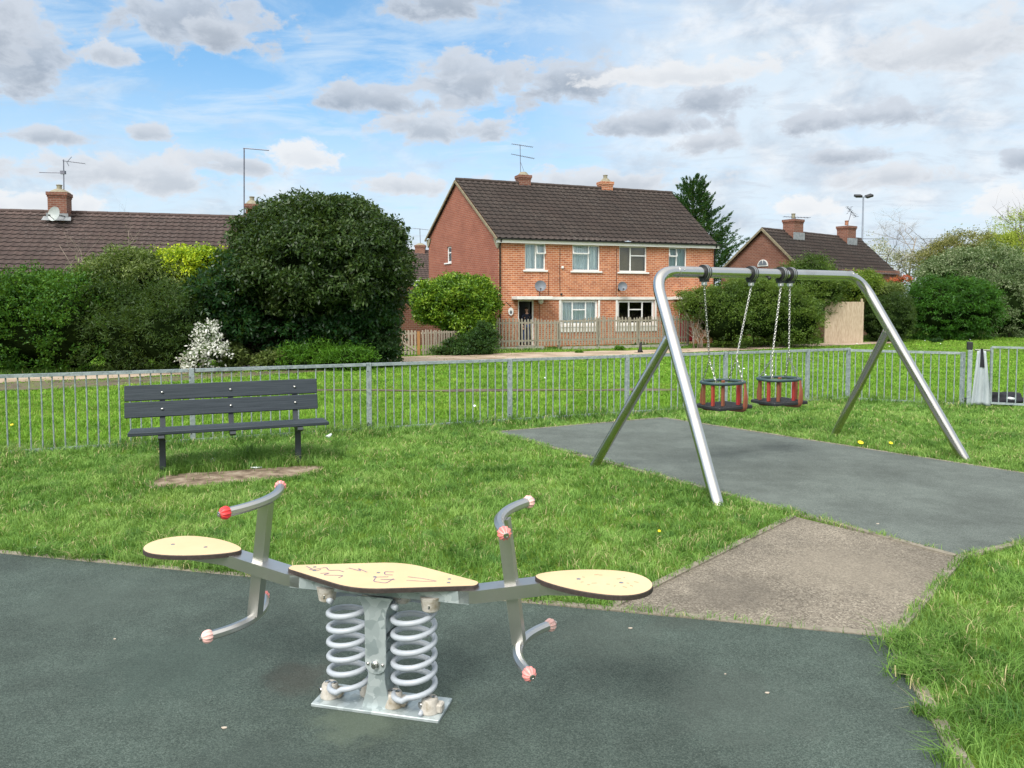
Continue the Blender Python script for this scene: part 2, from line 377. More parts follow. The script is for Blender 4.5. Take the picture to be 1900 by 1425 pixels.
def roof_mat(name, c1, c2, c3, lich):
    m = bpy.data.materials.new(name); m.use_nodes = True; k = NT(m.node_tree); b = k.n['Principled BSDF']
    V = k.node('ShaderNodeTexCoord').outputs['UV']
    br = k.node('ShaderNodeTexBrick', offset=0., inp={'Scale': 1., 'Mortar Size': .0, 'Brick Width': .3, 'Row Height': .34}); k.l.new(V, br.inputs['Vector'])
    k.set(br.inputs['Color1'], c1); k.set(br.inputs['Color2'], c2)
    c = k.mix(k.step(k.noise(V, .6, 5, .6), .4, .65, 0, .6), br.outputs[0], c3)
    sp = k.math('MULTIPLY', k.step(k.noise(V, 9, 6, .75), .53, .66), k.step(k.noise(V, .35, 3), .38, .60))
    c = k.mix(k.math('MULTIPLY', sp, .6), c, lich)
    k.set(b.inputs['Base Color'], c); b.inputs['Roughness'].default_value = .8
    bp = k.node('ShaderNodeBump', inp={'Strength': .4, 'Distance': .01}); k.l.new(k.noise(V, 30, 4), bp.inputs['Height']); k.l.new(bp.outputs[0], b.inputs['Normal']); return m

def ground_mat():
    m = bpy.data.materials.new('turf_soil'); m.use_nodes = True; k = NT(m.node_tree); b = k.n['Principled BSDF']
    V = k.node('ShaderNodeNewGeometry').outputs['Position']
    n = k.noise(V, .45, 5, .6); n2 = k.noise(V, 9, 5, .65); n3 = k.noise(V, 60, 3)
    c = k.ramp(k.math('ADD', k.math('MULTIPLY', n, .5), k.math('MULTIPLY', n2, .5)), [(.3, (.055, .09, .016)), (.5, (.12, .20, .025)), (.68, (.19, .30, .04))])
    c = k.mix(k.step(n3, .5, .75, 0, .4), c, (.03, .05, .008)); c = k.mix(k.step(k.noise(V, .8, 6, .7), .64, .76, 0, .75), c, (.13, .11, .05))
    k.set(b.inputs['Base Color'], c); b.inputs['Roughness'].default_value = .95; b.inputs['Specular IOR Level'].default_value = .1
    bp = k.node('ShaderNodeBump', inp={'Strength': .8, 'Distance': .03}); k.l.new(n3, bp.inputs['Height']); k.l.new(bp.outputs[0], b.inputs['Normal']); return m
def grass_mat(name, cols, straw, strawf):
    m = bpy.data.materials.new(name); m.use_nodes = True; k = NT(m.node_tree); b = k.n['Principled BSDF']
    g = k.node('ShaderNodeNewGeometry'); V = g.outputs['Position']; rp = g.outputs['Random Per Island']
    f = k.math('ADD', k.math('MULTIPLY', rp, .38), k.math('MULTIPLY', k.step(k.noise(V, 1.1, 4, .6), .34, .66), .36))
    f = k.math('ADD', f, k.math('MULTIPLY', k.step(k.noise(V, 6.5, 3), .36, .64), .26))
    c = k.ramp(f, [(i/(len(cols)-1), x) for i, x in enumerate(cols)])
    c = k.mix(k.step(k.noise(V, 3.1, 4, .65), .54, .70, 0, .62), c, tuple(q*p for q, p in zip(cols[1], (.62, .78, 1.25))))
    c = k.mix(k.step(k.noise(V, .55, 4, .6), .50, .72, 0, .45), c, tuple(q*p for q, p in zip(cols[2], (1.25, .95, 1.2))))
    w = k.node('ShaderNodeTexWhiteNoise', noise_dimensions='1D'); k.set(w.inputs['W'], k.math('MULTIPLY', rp, 731.))
    thr = k.step(k.noise(V, 2.3, 3), .4, .7, strawf*.3, strawf*2)
    c = k.mix(k.math('LESS_THAN', w.outputs[0], thr), c, straw)
    k.set(b.inputs['Base Color'], c); b.inputs['Roughness'].default_value = .55; b.inputs['Specular IOR Level'].default_value = .25
    t = k.node('ShaderNodeBsdfTranslucent'); k.set(t.inputs[0], c); mx = k.node('ShaderNodeMixShader', inp={0: .3})
    k.l.new(b.outputs[0], mx.inputs[1]); k.l.new(t.outputs[0], mx.inputs[2]); k.l.new(mx.outputs[0], k.n['Material Output'].inputs[0]); return m
def glass_mat():
    m = bpy.data.materials.new('window_glass'); m.use_nodes = True; k = NT(m.node_tree); k.n.remove(k.n['Principled BSDF'])
    t = k.node('ShaderNodeBsdfTransparent', inp={0: (.93, .96, .96)}); g = k.node('ShaderNodeBsdfGlossy', inp={0: (1., 1., 1.), 'Roughness': .03})
    fr = k.node('ShaderNodeLayerWeight', inp={'Blend': .25}); mx = k.node('ShaderNodeMixShader'); k.set(mx.inputs[0], k.math('ADD', .07, k.math('MULTIPLY', fr.outputs['Fresnel'], .8)))
    k.l.new(t.outputs[0], mx.inputs[1]); k.l.new(g.outputs[0], mx.inputs[2]); k.l.new(mx.outputs[0], k.n['Material Output'].inputs[0]); return m

GLASS = glass_mat()
M = dict(
 steel=steel_mat('brushed_steel', (.60, .59, .57), .17),
 steel_dull=steel_mat('dull_steel', (.58, .575, .56), .34),
 steel_dk=steel_mat('dark_steel', (.54, .53, .51), .22),
 chain=steel_mat('chain_steel', (.44, .44, .42), .24),
 galv=galv_mat('galvanised_zinc', (.30, .36, .37), (.52, .58, .59), 26, .5, .35),
 galv_fence=galv_mat('weathered_galvanised', (.22, .27, .285), (.37, .43, .445), 30, .6, .3),
 cast=mat('painted_cast_block', (.42, .39, .34), (.54, .51, .46), 14, .65, bump=.002, c3=(.30, .26, .19)),
 spring=mat('powder_coated_spring', (.39, .43, .48), (.46, .50, .55), 9, .38, bump=.0004, lohi=(.2, .6), spots=(22, .66, (.13, .085, .06))),
 cream=mat('cream_board', (.67, .49, .275), (.72, .55, .33), 3, .42, bump=.0003, bsc=80, spots=(16, .64, (.50, .38, .24), .45)),
 board_edge=mat('board_edge', (.035, .027, .024), (.06, .045, .04), 60, .7),
 ink=mat('pen_ink', (.13, .09, .20), (.30, .22, .30), 40, .6),
 black=mat('black_rubber', (.012, .013, .015), (.025, .027, .03), 20, .55),
 slate=mat('charcoal_plastic_wood', (.027, .037, .047), (.050, .063, .078), 3, .45, bump=.0012, bsc=30, stretch=(1, 30, 30), rough2=.6, spec=.3),
 bench_post=mat('bench_post_paint', (.03, .038, .048), (.045, .055, .066), 5, .5),
 ringgreen=mat('dark_green_rubber', (.03, .065, .07), (.045, .085, .09), 8, .5),
 red=mat('red_plastic', (.38, .03, .03), (.33, .075, .04), 5, .5),
 redbrown=mat('faded_red_rubber', (.27, .075, .04), (.20, .08, .04), 5, .55),
 white=mat('white_upvc', (.76, .77, .76), (.82, .82, .81), 3, .4),
 whitepaint=mat('weathered_white_paint', (.62, .62, .58), (.80, .79, .76), 2.5, .6, bump=.002),
 fascia=mat('fascia_board', (.76, .76, .73), (.8, .8, .78), 2, .5),
 gutter=mat('black_gutter', (.012, .012, .013), (.02, .02, .022), 6, .4),
 soil=mat('bare_soil', (.10, .072, .045), (.22, .165, .115), 7, .95, bump=.02, c3=(.34, .28, .21), det=7),
 dirt=mat('trodden_dirt', (.25, .19, .13), (.40, .31, .23), .9, .95, bump=.01, bsc=15, c3=(.47, .385, .30), coord='Object'),
 mud=mat('dark_mud', (.07, .055, .035), (.13, .105, .07), 1.6, .95, bump=.02, bsc=12, c3=(.10, .13, .03)),
 edging=mat('concrete_edging', (.15, .135, .105), (.27, .24, .19), 11, .9, bump=.002, bsc=90, c3=(.19, .17, .13)),
 concrete=mat('grey_concrete', (.28, .27, .23), (.40, .38, .33), 4, .9, bump=.004, c3=(.20, .22, .14)),
 picket=mat('weathered_picket_wood', (.20, .185, .15), (.36, .335, .27), 7, .85, bump=.002, stretch=(6, 6, 1)),
 picket_pale=mat('pale_picket_wood', (.34, .29, .22), (.48, .42, .34), 7, .85, bump=.002, stretch=(6, 6, 1)),
 orangewood=mat('treated_orange_post', (.30, .15, .05), (.40, .22, .08), 7, .8, stretch=(6, 6, 1)),
 newwood=mat('pale_fence_board', (.31, .235, .165), (.45, .36, .265), 7, .8, stretch=(9, 9, .6), c3=(.52, .43, .33)),
 bark=mat('bark', (.06, .045, .03), (.13, .105, .08), 9, .9, bump=.01),
 twig=mat('pale_twig', (.20, .165, .13), (.30, .26, .21), 9, .85),
 render=mat('pale_mortar', (.22, .20, .145), (.30, .275, .20), 7, .9),
 verge=mat('cement_verge', (.17, .145, .095), (.26, .225, .15), 7, .9),
 lead=mat('lead_flashing', (.20, .22, .24), (.30, .32, .34), 6, .5),
 pot=mat('clay_pot', (.30, .12, .07), (.38, .17, .1), 6, .8),
 aerial=mat('aerial_metal', (.12, .13, .17), (.2, .2, .25), 6, .45, .5),
 dish=mat('grey_dish', (.13, .15, .18), (.17, .19, .22), 3, .5),
 dish_pale=mat('pale_dish', (.34, .38, .38), (.42, .46, .46), 3, .5),
 curtain=mat('net_curtain', (.42, .56, .62), (.82, .90, .92), 1, .9, stretch=(22, 22, .6), det=2, lohi=(.35, .62)),
 blind=mat('brown_blind', (.14, .105, .04), (.20, .155, .07), 2, .8),
 teal=mat('teal_curtain', (.22, .36, .35), (.34, .50, .48), 1, .9, stretch=(16, 16, .6), det=2),
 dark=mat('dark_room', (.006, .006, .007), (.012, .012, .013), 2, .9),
 doorwhite=mat('white_door', (.70, .72, .73), (.76, .77, .78), 2, .4),
 doorgrey=mat('grey_door_leaf', (.10, .105, .11), (.14, .145, .15), 2, .5),
 doorred=mat('burgundy_door', (.20, .012, .02), (.24, .02, .03), 2, .4),
 skin=mat('skin', (.50, .28, .2), (.55, .32, .23), 9, .5),
 hair=mat('brown_hair', (.03, .018, .01), (.05, .03, .018), 30, .7),
 navy=mat('navy_jacket', (.008, .011, .025), (.015, .02, .04), 9, .8),
 jeans=mat('blue_jeans', (.02, .045, .13), (.045, .08, .2), 12, .8),
 fur=mat('black_fur', (.006, .006, .006), (.014, .013, .012), 30, .7),
 cloth=mat('pale_grey_cloth', (.34, .39, .43), (.46, .51, .55), 6, .85, stretch=(9, 9, .8)),
 darkcloth=mat('dark_clothing', (.008, .009, .014), (.02, .022, .03), 9, .9),
 paper=mat('white_litter', (.6, .66, .68), (.8, .84, .86), 20, .6),
 yellow=mat('dandelion_yellow', (.85, .62, .01), (.9, .72, .02), 60, .6),
 floodpole=mat('grey_pole_paint', (.16, .19, .24), (.2, .23, .28), 4, .5),
)
M['brick'] = brick_mat('orange_brick', (.36, .105, .046), (.58, .215, .095), (.64, .48, .35))
M['brick_gable'] = brick_mat('red_brick', (.27, .075, .045), (.34, .105, .062), (.36, .235, .18))
M['brick_far'] = brick_mat('dull_red_brick', (.17, .062, .040), (.24, .095, .06), (.28, .21, .17))
M['lipshade'] = mat('tile_lip_shade', (.006, .005, .005), (.012, .010, .009), 9, .95)  # near-black tile lip faces: shade under each course put into the colour
M['roof'] = roof_mat('brown_tiles', (.040, .030, .027), (.068, .050, .043), (.055, .037, .032), (.22, .21, .19))
M['roof2'] = roof_mat('old_brown_tiles', (.072, .048, .044), (.105, .070, .062), (.07, .05, .045), (.30, .27, .26))
M['tarmac'] = rubber_mat('worn_tarmac', [(.095, .082, .064), (.185, .160, .126), (.30, .268, .215), (.60, .55, .45)], [(2.2, 4.9, .6, (.24, .21, .165), .5), (1.3, 4.5, .4, (.12, .105, .085), .5)], 120., .7)
base_c = G(709, 1311)
M['rubber'] = rubber_mat('green_rubber_crumb', [(.024, .037, .031), (.054, .077, .066), (.100, .130, .113), (.34, .38, .35)],
   [(base_c[0]-.42, base_c[1]+.23, .22, (.05, .045, .036), .55), (base_c[0], base_c[1], .38, (.085, .11, .080), .4), (base_c[0]-.1, base_c[1]-.16, .2, (.15, .19, .14), .3), (-1.6, 3.6, .5, (.045, .07, .06), .45), (1.0, 3.2, .45, (.08, .10, .088), .35), (-1.0, 2.7, .35, (.04, .055, .05), .4), (.5, 3.9, .4, (.08, .10, .085), .3), (-2.4, 4.4, .5, (.08, .105, .09), .3), (.9, 4.1, .22, (.05, .06, .05), .4)])
M['rubber2'] = rubber_mat('grazing_sheen_rubber', [(.058, .072, .064), (.108, .128, .116), (.165, .19, .175), (.4, .42, .4)])  # lighter, greyer rubber: grazing-angle sheen put into the colour
M['ground'] = ground_mat()
M['grass'] = grass_mat('grass_blades', [(.052, .125, .022), (.125, .26, .044), (.23, .41, .085), (.38, .56, .15)], (.58, .52, .27), .06)
M['field'] = grass_mat('field_grass_blades', [(.075, .17, .014), (.140, .295, .026), (.225, .43, .045), (.34, .57, .08)], (.34, .34, .12), .03)

# ------------------------------------------------------------------ the ground
def inside(poly, x, y):
    poly = np.array(poly)[:, :2]; r = np.zeros(x.shape, bool); n = len(poly)
    for i in range(n):
        x0, y0 = poly[i]; x1, y1 = poly[(i+1) % n]
        c = ((y0 > y) != (y1 > y)) & (x < (x1-x0)*(y-y0)/(y1-y0+1e-12)+x0); r ^= c
    return r
def vnoise(x, y, sc, seed=0):       # smooth value noise for scattering
    r = np.random.default_rng(seed).random((64, 64)); X = x*sc+1000; Y = y*sc+1000
    xi = np.floor(X).astype(int); yi = np.floor(Y).astype(int); fx = X-xi; fy = Y-yi; fx = fx*fx*(3-2*fx); fy = fy*fy*(3-2*fy)
    g = lambda a, b: r[a % 64, b % 64]
    return (g(xi, yi)*(1-fx)+g(xi+1, yi)*fx)*(1-fy)+(g(xi, yi+1)*(1-fx)+g(xi+1, yi+1)*fx)*fy

def build_ground():
    xs = np.concatenate([np.linspace(-600, -40, 12)[:-1], np.linspace(-40, 40, 81), np.linspace(40, 600, 12)[1:]])
    ys = np.concatenate([np.linspace(-30, 12, 15)[:-1], np.linspace(12, 40, 57), np.linspace(40, 1200, 16)[1:]])
    Xg, Yg = np.meshgrid(xs, ys); Z = terrain(Xg, Yg); V = np.stack([Xg, Yg, Z], -1).reshape(-1, 3); n = len(xs)
    i, j = np.meshgrid(np.arange(len(ys)-1), np.arange(n-1), indexing='ij'); a = (i*n+j).ravel()
    o = quads_obj('ground', V, np.stack([a, a+1, a+n+1, a+n], 1), M['ground']); o['kind'] = 'structure'
build_ground()

# play surfaces (metres), found from their corners on the ground
A1, B1 = G(0, 1030), G(1640, 1186)                    # far edge of the seesaw pad
du = (B1-A1); du[2] = 0; du /= np.linalg.norm(du); dn = np.array([du[1], -du[0], 0])   # towards the camera
E1 = B1+dn*3.2; PAD1 = [B1, B1-du*9, B1-du*9+dn*3.2, E1]
A2, B2, D2 = G(925, 803), G(1230, 777), G(1777, 1033)
e1 = B2-A2; e1 /= np.linalg.norm(e1); e2 = D2-A2; L2 = np.linalg.norm(e2); e2 /= L2
C2 = D2+e1*3.25; PAD2 = [A2, D2, C2, B2+ (C2-B2)*.0]
PATHQ = [G(1478, 961), G(1777, 1033), G(1642, 1186), G(1140, 1131)]
def slab(name, poly, z, mt, th=.03):
    m = MB(); p = [(q[0], q[1]) for q in poly]
    area = sum(p[i][0]*p[(i+1) % len(p)][1]-p[(i+1) % len(p)][0]*p[i][1] for i in range(len(p)))
    if area < 0: p = p[::-1]
    m.prism(p, z-th, z); o = m.build(name, mt); o['kind'] = 'structure'; return o
slab('play_surface', PAD1, .012, M['rubber']); slab('play_surface', PAD2, .014, M['rubber2'])
slab('path', PATHQ, .008, M['tarmac'])
def strip(name, a, b, w, z, mt, side=1, seg=.9, th=.05):
    """concrete edging: separate lengths laid end to end"""
    m = MB(); a = np.array(a, float); b = np.array(b, float); a[2] = b[2] = 0; L = np.linalg.norm(b-a); d = (b-a)/L; n = np.array([-d[1], d[0], 0])*side
    k = max(1, int(L/seg))
    for i in range(k):
        p, q = a+d*(L*i/k+.003), a+d*(L*(i+1)/k-.003); jz = random.uniform(-.003, .003); jn = n*random.uniform(-.004, .004)
        pts = [p+jn, q+jn, q+jn+n*w, p+jn+n*w]
        if side < 0: pts = pts[::-1]
        m.prism([(t[0], t[1]) for t in pts], z-th+jz, z+jz, ch=.003)
    o = m.build(name, mt); o['kind'] = 'structure'; return o
strip('edging', PAD1[1]-dn*.004, PAD1[0]-dn*.004, .055, .016, M['edging'], 1)
strip('edging', PAD1[0]+du*.006, PAD1[3]+du*.006, .06, .016, M['edging'], 1)
nA = np.array([-(D2-A2)[1], (D2-A2)[0], 0])/L2
strip('edging', A2-nA*.004, D2-nA*.004, .05, .018, M['edging'], -1)
strip('edging', D2, C2, .05, .018, M['edging'], -1); strip('edging', A2, B2, .05, .018, M['edging'], 1); strip('edging', B2, C2, .05, .018, M['edging'], 1)
strip('edging', PATHQ[3], PATHQ[0], .05, .016, M['edging'], 1); strip('edging', PATHQ[2]+np.array([0, 0, 0]), PATHQ[1], .05, .016, M['edging'], -1)

def sheet(name, poly, mt, dz=.006, n=40):
    """ragged-edged patch that follows the ground: poly is two matching pixel edges, far and near"""
    far, near = poly
    def interp(e, t):
        xs = np.array([p[0] for p in e]); L = (xs-xs[0])/(xs[-1]-xs[0]); return np.array([np.interp(t, L, [p[i] for p in e]) for i in (0, 1)])
    V = []; rows = 6
    for i in range(n+1):
        t = i/n; a = G(*interp(far, t)); b = G(*interp(near, t)); j = (vnoise(np.array([a[0]]), np.array([a[1]]), 1.3, 4)[0]-.5)*.3
        j2 = (vnoise(np.array([b[0]]), np.array([b[1]]), 1.1, 9)[0]-.5)*.35
        for r in range(rows+1):
            f = r/rows; q = a+(b-a)*f; q[1] += j*(1-f)+j2*f; q[2] = terrain(q[0], q[1])+dz+.012*math.sin(f*math.pi); V.append(q)
    V = np.array(V); F = [(i*(rows+1)+r, (i+1)*(rows+1)+r, (i+1)*(rows+1)+r+1, i*(rows+1)+r+1) for i in range(n) for r in range(rows)]
    o = mesh_obj(name, V, F, mt, smooth=True); o['kind'] = 'structure'; return V, o
DIRT = ([(-60, 699), (0, 697), (200, 690), (400, 682), (560, 674), (700, 664), (925, 656), (1200, 650), (1340, 645), (1535, 637), (1660, 634)],
        [(-60, 714), (0, 711), (200, 704), (400, 693), (560, 684), (700, 677), (925, 668), (1200, 658), (1340, 652), (1535, 642), (1660, 637)])
dirtV, _ = sheet('dirt_path', DIRT, M['dirt'], .018, 90)
MUD = ([(-60, 713), (0, 710), (200, 704), (400, 694), (640, 682)], [(-60, 730), (0, 727), (200, 718), (400, 704), (640, 688)])
mudV, _ = sheet('mud_strip', MUD, M['mud'], .010, 40)
sheet('worn_track', ([(560, 724), (680, 723.5), (760, 725.5), (860, 723), (960, 722), (1100, 724), (1250, 721)], [(560, 728.5), (680, 726.5), (760, 728.2), (860, 727), (960, 727), (1100, 726.5), (1250, 725)]), M['mud'], .012, 50)
# worn soil before the bench
bsoil = [(262, 897), (300, 884), (360, 878), (430, 875), (500, 869), (560, 865), (600, 866), (596, 876), (540, 886), (470, 893), (400, 900), (330, 907), (280, 906)]
SOIL = [G(*p) for p in bsoil]
m = MB(); m.prism([(p[0], p[1]) for p in SOIL][::-1], -.02, .008); o = m.build('bare_soil', M['soil']); o['kind'] = 'structure'
PATHP = [p for p in PATHQ]; DIRTP = [dirtV[i] for i in range(0, len(dirtV), 7)]+[dirtV[i] for i in range(len(dirtV)-1, 0, -7)]
MUDP = [mudV[i] for i in range(0, len(mudV), 7)]+[mudV[i] for i in range(len(mudV)-1, 0, -7)]

# fence line is needed for the taller grass at its foot
FP0, FC = G(685, 801), G(1572, 743); FD = (FC-FP0); FD[2] = 0; FD /= np.linalg.norm(FD); FG = G(1784, 754)
def seg_dist(x, y, a, b):
    a = np.array(a)[:2]; b = np.array(b)[:2]; d = b-a; t = np.clip(((x-a[0])*d[0]+(y-a[1])*d[1])/(d@d), 0, 1)
    return np.hypot(x-a[0]-t*d[0], y-a[1]-t*d[1])
BENCH_L, BENCH_R = G(290, 882), G(543, 861)

def blades(name, x, y, h, w, mt, seed, lean=.5, zoff=0.):
    n = len(x); rg = np.random.default_rng(seed); a = rg.random(n)*2*math.pi; ln = h*(lean*rg.random(n)**.8)+h*.1
    # blades of a clump lean together
    ca = vnoise(x, y, 7., seed)*4*math.pi; k = rg.random(n) < .55; a = np.where(k, ca+rg.normal(0, .5, n), a)
    dx, dy = np.cos(a), np.sin(a); tw = rg.random(n)*math.pi; sx, sy = np.cos(tw), np.sin(tw); z = terrain(x, y)+zoff
    V = np.empty((n, 5, 3))
    V[:, 0] = np.stack([x-sx*w/2, y-sy*w/2, z], 1); V[:, 1] = np.stack([x+sx*w/2, y+sy*w/2, z], 1)
    mx, my, mz = x+dx*ln*.32, y+dy*ln*.32, z+h*.62
    V[:, 2] = np.stack([mx+sx*w*.42, my+sy*w*.42, mz], 1); V[:, 3] = np.stack([mx-sx*w*.42, my-sy*w*.42, mz], 1)
    V[:, 4] = np.stack([x+dx*ln*1.25, y+dy*ln*1.25, z+h*(1-.35*lean*rg.random(n))], 1)
    i = np.arange(n)[:, None]*5
    o = quads_obj(name, V.reshape(-1, 3), i+np.array([0, 1, 2, 3]), mt, None, i+np.array([3, 2, 4])); o['kind'] = 'stuff'; return o

def near_grass():
    # density falls with distance from the camera as blades get wider
    X, Y, H, W = [], [], [], []
    rg = np.random.default_rng(3)
    for d0, d1, dens, wd in ((2.3, 4.2, 9000, .0042), (4.2, 6, 7500, .0048), (6, 8, 5500, .006), (8, 10.5, 3800, .0075), (10.5, 14.5, 2400, .0095)):
        w1 = d1*.69+2.2; n = int((d1-d0)*2*w1*dens); x = rg.uniform(-w1, w1, n); y = rg.uniform(d0, d1, n)
        k = np.abs(x) < y*.69+2.1
        cl = vnoise(x, y, 5., 1)*.6+vnoise(x, y, 14., 2)*.4; k &= rg.random(n) < .35+1.0*cl
        # keep inside the fence, loosely
        side = (x-FP0[0])*FD[1]-(y-FP0[1])*FD[0]
        k &= side > -.12
        side2 = (FG[0]-FC[0])*(y-FC[1])-(FG[1]-FC[1])*(x-FC[0]); k &= (side2 < .25)
        for poly, mar in ((PAD1, 0), (PAD2, 0), (PATHP, 0)):
            k &= ~inside(poly, x, y)
        q0 = vnoise(x, y, 6., 31)*.6+vnoise(x, y, 15., 32)*.4; sd_ = np.min([seg_dist(x, y, SOIL[i], SOIL[(i+1) % len(SOIL)]) for i in range(len(SOIL))], 0) if d1 > 6 and d0 < 9 else np.ones(n)
        k &= ~(inside(SOIL, x, y) & ((rg.random(n) < .985) & (q0 < .30+sd_*6)))
        x, y, cl = x[k], y[k], cl[k]
        # the concrete edgings stay partly bare
        ed = np.minimum(seg_dist(x, y, PAD1[0]+du*.035, PAD1[3]+du*.035), 9)
        e3 = seg_dist(x, y, PAD1[1], PAD1[0]); e4 = np.minimum(seg_dist(x, y, A2, D2), np.minimum(seg_dist(x, y, D2, C2), seg_dist(x, y, B2, C2)))
        q = vnoise(x, y, 3.3, 11)
        k = ~((ed < .05) & (q < .62)) & ~((e3 < .05) & (rg.random(len(x)) < .3)) & ~((e4 < .04) & (rg.random(len(x)) < .15))
        x, y, cl = x[k], y[k], cl[k]
        cl2 = vnoise(x, y, 2.6, 41)*.5+vnoise(x, y, 8., 42)*.5; h = (.022+.026*cl+.034*cl2**2*1.3)*rg.uniform(.6, 1.35, len(x))
        fe = np.minimum(seg_dist(x, y, FP0-FD*9, FC), seg_dist(x, y, FC, FG)); h *= 1+1.6*np.exp(-(fe/.25)**2)
        bd = seg_dist(x, y, BENCH_L+np.array([-.1, .25, 0]), BENCH_R+np.array([-.1, .3, 0])); h *= 1+2.2*np.exp(-(bd/.45)**2)
        rt = np.exp(-((x-1.95)**2+(y-3.6)**2)/.35); h *= 1+.55*rt
        for c in (FP0,): pass
        X.append(x); Y.append(y); H.append(h); W.append(wd*rg.uniform(.6, 1.25, len(x)))
    x, y, h, w = map(np.concatenate, (X, Y, H, W))
    tag(blades('grass', x, y, h, w, M['grass'], 5, .95), 'short mown grass with darker tufts inside the grey railing', 'grass')
    # tussocks hanging over the edging at the right and along pad edges
    tx, ty = [], []
    for (u, v, n, s) in ((1700, 1262, 420, .055), (1722, 1250, 300, .05), (1660, 1196, 200, .05), (1690, 1225, 200, .05), (1740, 1340, 90, .025), (1790, 1385, 170, .04), (1762, 1425, 120, .03), (1712, 1330, 80, .02), (1705, 1205, 240, .06), (1870, 1260, 260, .06), (1755, 1190, 260, .07), (1825, 1340, 220, .05)):
        c = G(u, v); tx.append(rg.normal(c[0], s, n)); ty.append(rg.normal(c[1], s, n))
    for q in range(70):
        t = rg.random(); c = A1+(B1-A1)*t*.68-dn*rg.uniform(.03, .12); n = 40; tx.append(rg.normal(c[0], .03, n)); ty.append(rg.normal(c[1], .02, n))
    x = np.concatenate(tx); y = np.concatenate(ty); n = len(x)
    tag(blades('grass_tussocks', x, y, rg.uniform(.05, .115, n), rg.uniform(.003, .006, n), M['grass'], 8, 1.3), 'longer tufts of grass spilling over the concrete edging', 'grass')
def far_grass():
    rg = np.random.default_rng(13); X, Y, H, W = [], [], [], []
    for d0, d1, dens, wd, hh in ((8, 13.5, 1500, .011, .05), (13.5, 17, 1000, .015, .05), (17, 22, 560, .021, .05), (22, 30, 260, .032, .05), (30, 46, 60, .05, .05)):
        w1 = d1*.69+2.6; n = int((d1-d0)*2*w1*dens); x = rg.uniform(-w1, w1, n); y = rg.uniform(d0, d1, n); k = np.abs(x) < y*.69+2.5
        side = (x-FP0[0])*FD[1]-(y-FP0[1])*FD[0]; side2 = (FG[0]-FC[0])*(y-FC[1])-(FG[1]-FC[1])*(x-FC[0]); k &= (side < .1) | (side2 > -.1)
        ind = inside(DIRTP, x, y); k &= ~(ind & (rg.random(n) < .97)); k &= ~(inside(MUDP, x, y) & (rg.random(n) < .8))
        cl = vnoise(x, y, 1.2, 21)*.6+vnoise(x, y, 4., 22)*.4; k &= rg.random(n) < .5+.8*cl
        # worn track crossing the field
        tr = seg_dist(x, y, G(560, 727), G(960, 725)); tr2 = seg_dist(x, y, G(960, 725), G(1250, 724)); tr = np.minimum(tr, tr2); k &= ~((tr < .22) & (rg.random(n) < .8)) & ~((tr < .8) & (rg.random(n) < .3))
        x, y, cl, tr = x[k], y[k], cl[k], tr[k]
        X.append(x); Y.append(y); H.append(hh*(.6+.8*cl)*rg.uniform(.6, 1.2, len(x))*np.where(tr < .5, .6, 1)); W.append(wd*rg.uniform(.6, 1.2, len(x)))
    x, y, h, w = map(np.concatenate, (X, Y, H, W))
    tag(blades('field_grass', x, y, h, w, M['field'], 15, .8), 'bright green field grass between the grey railing and the dirt path', 'grass')
near_grass(); far_grass()

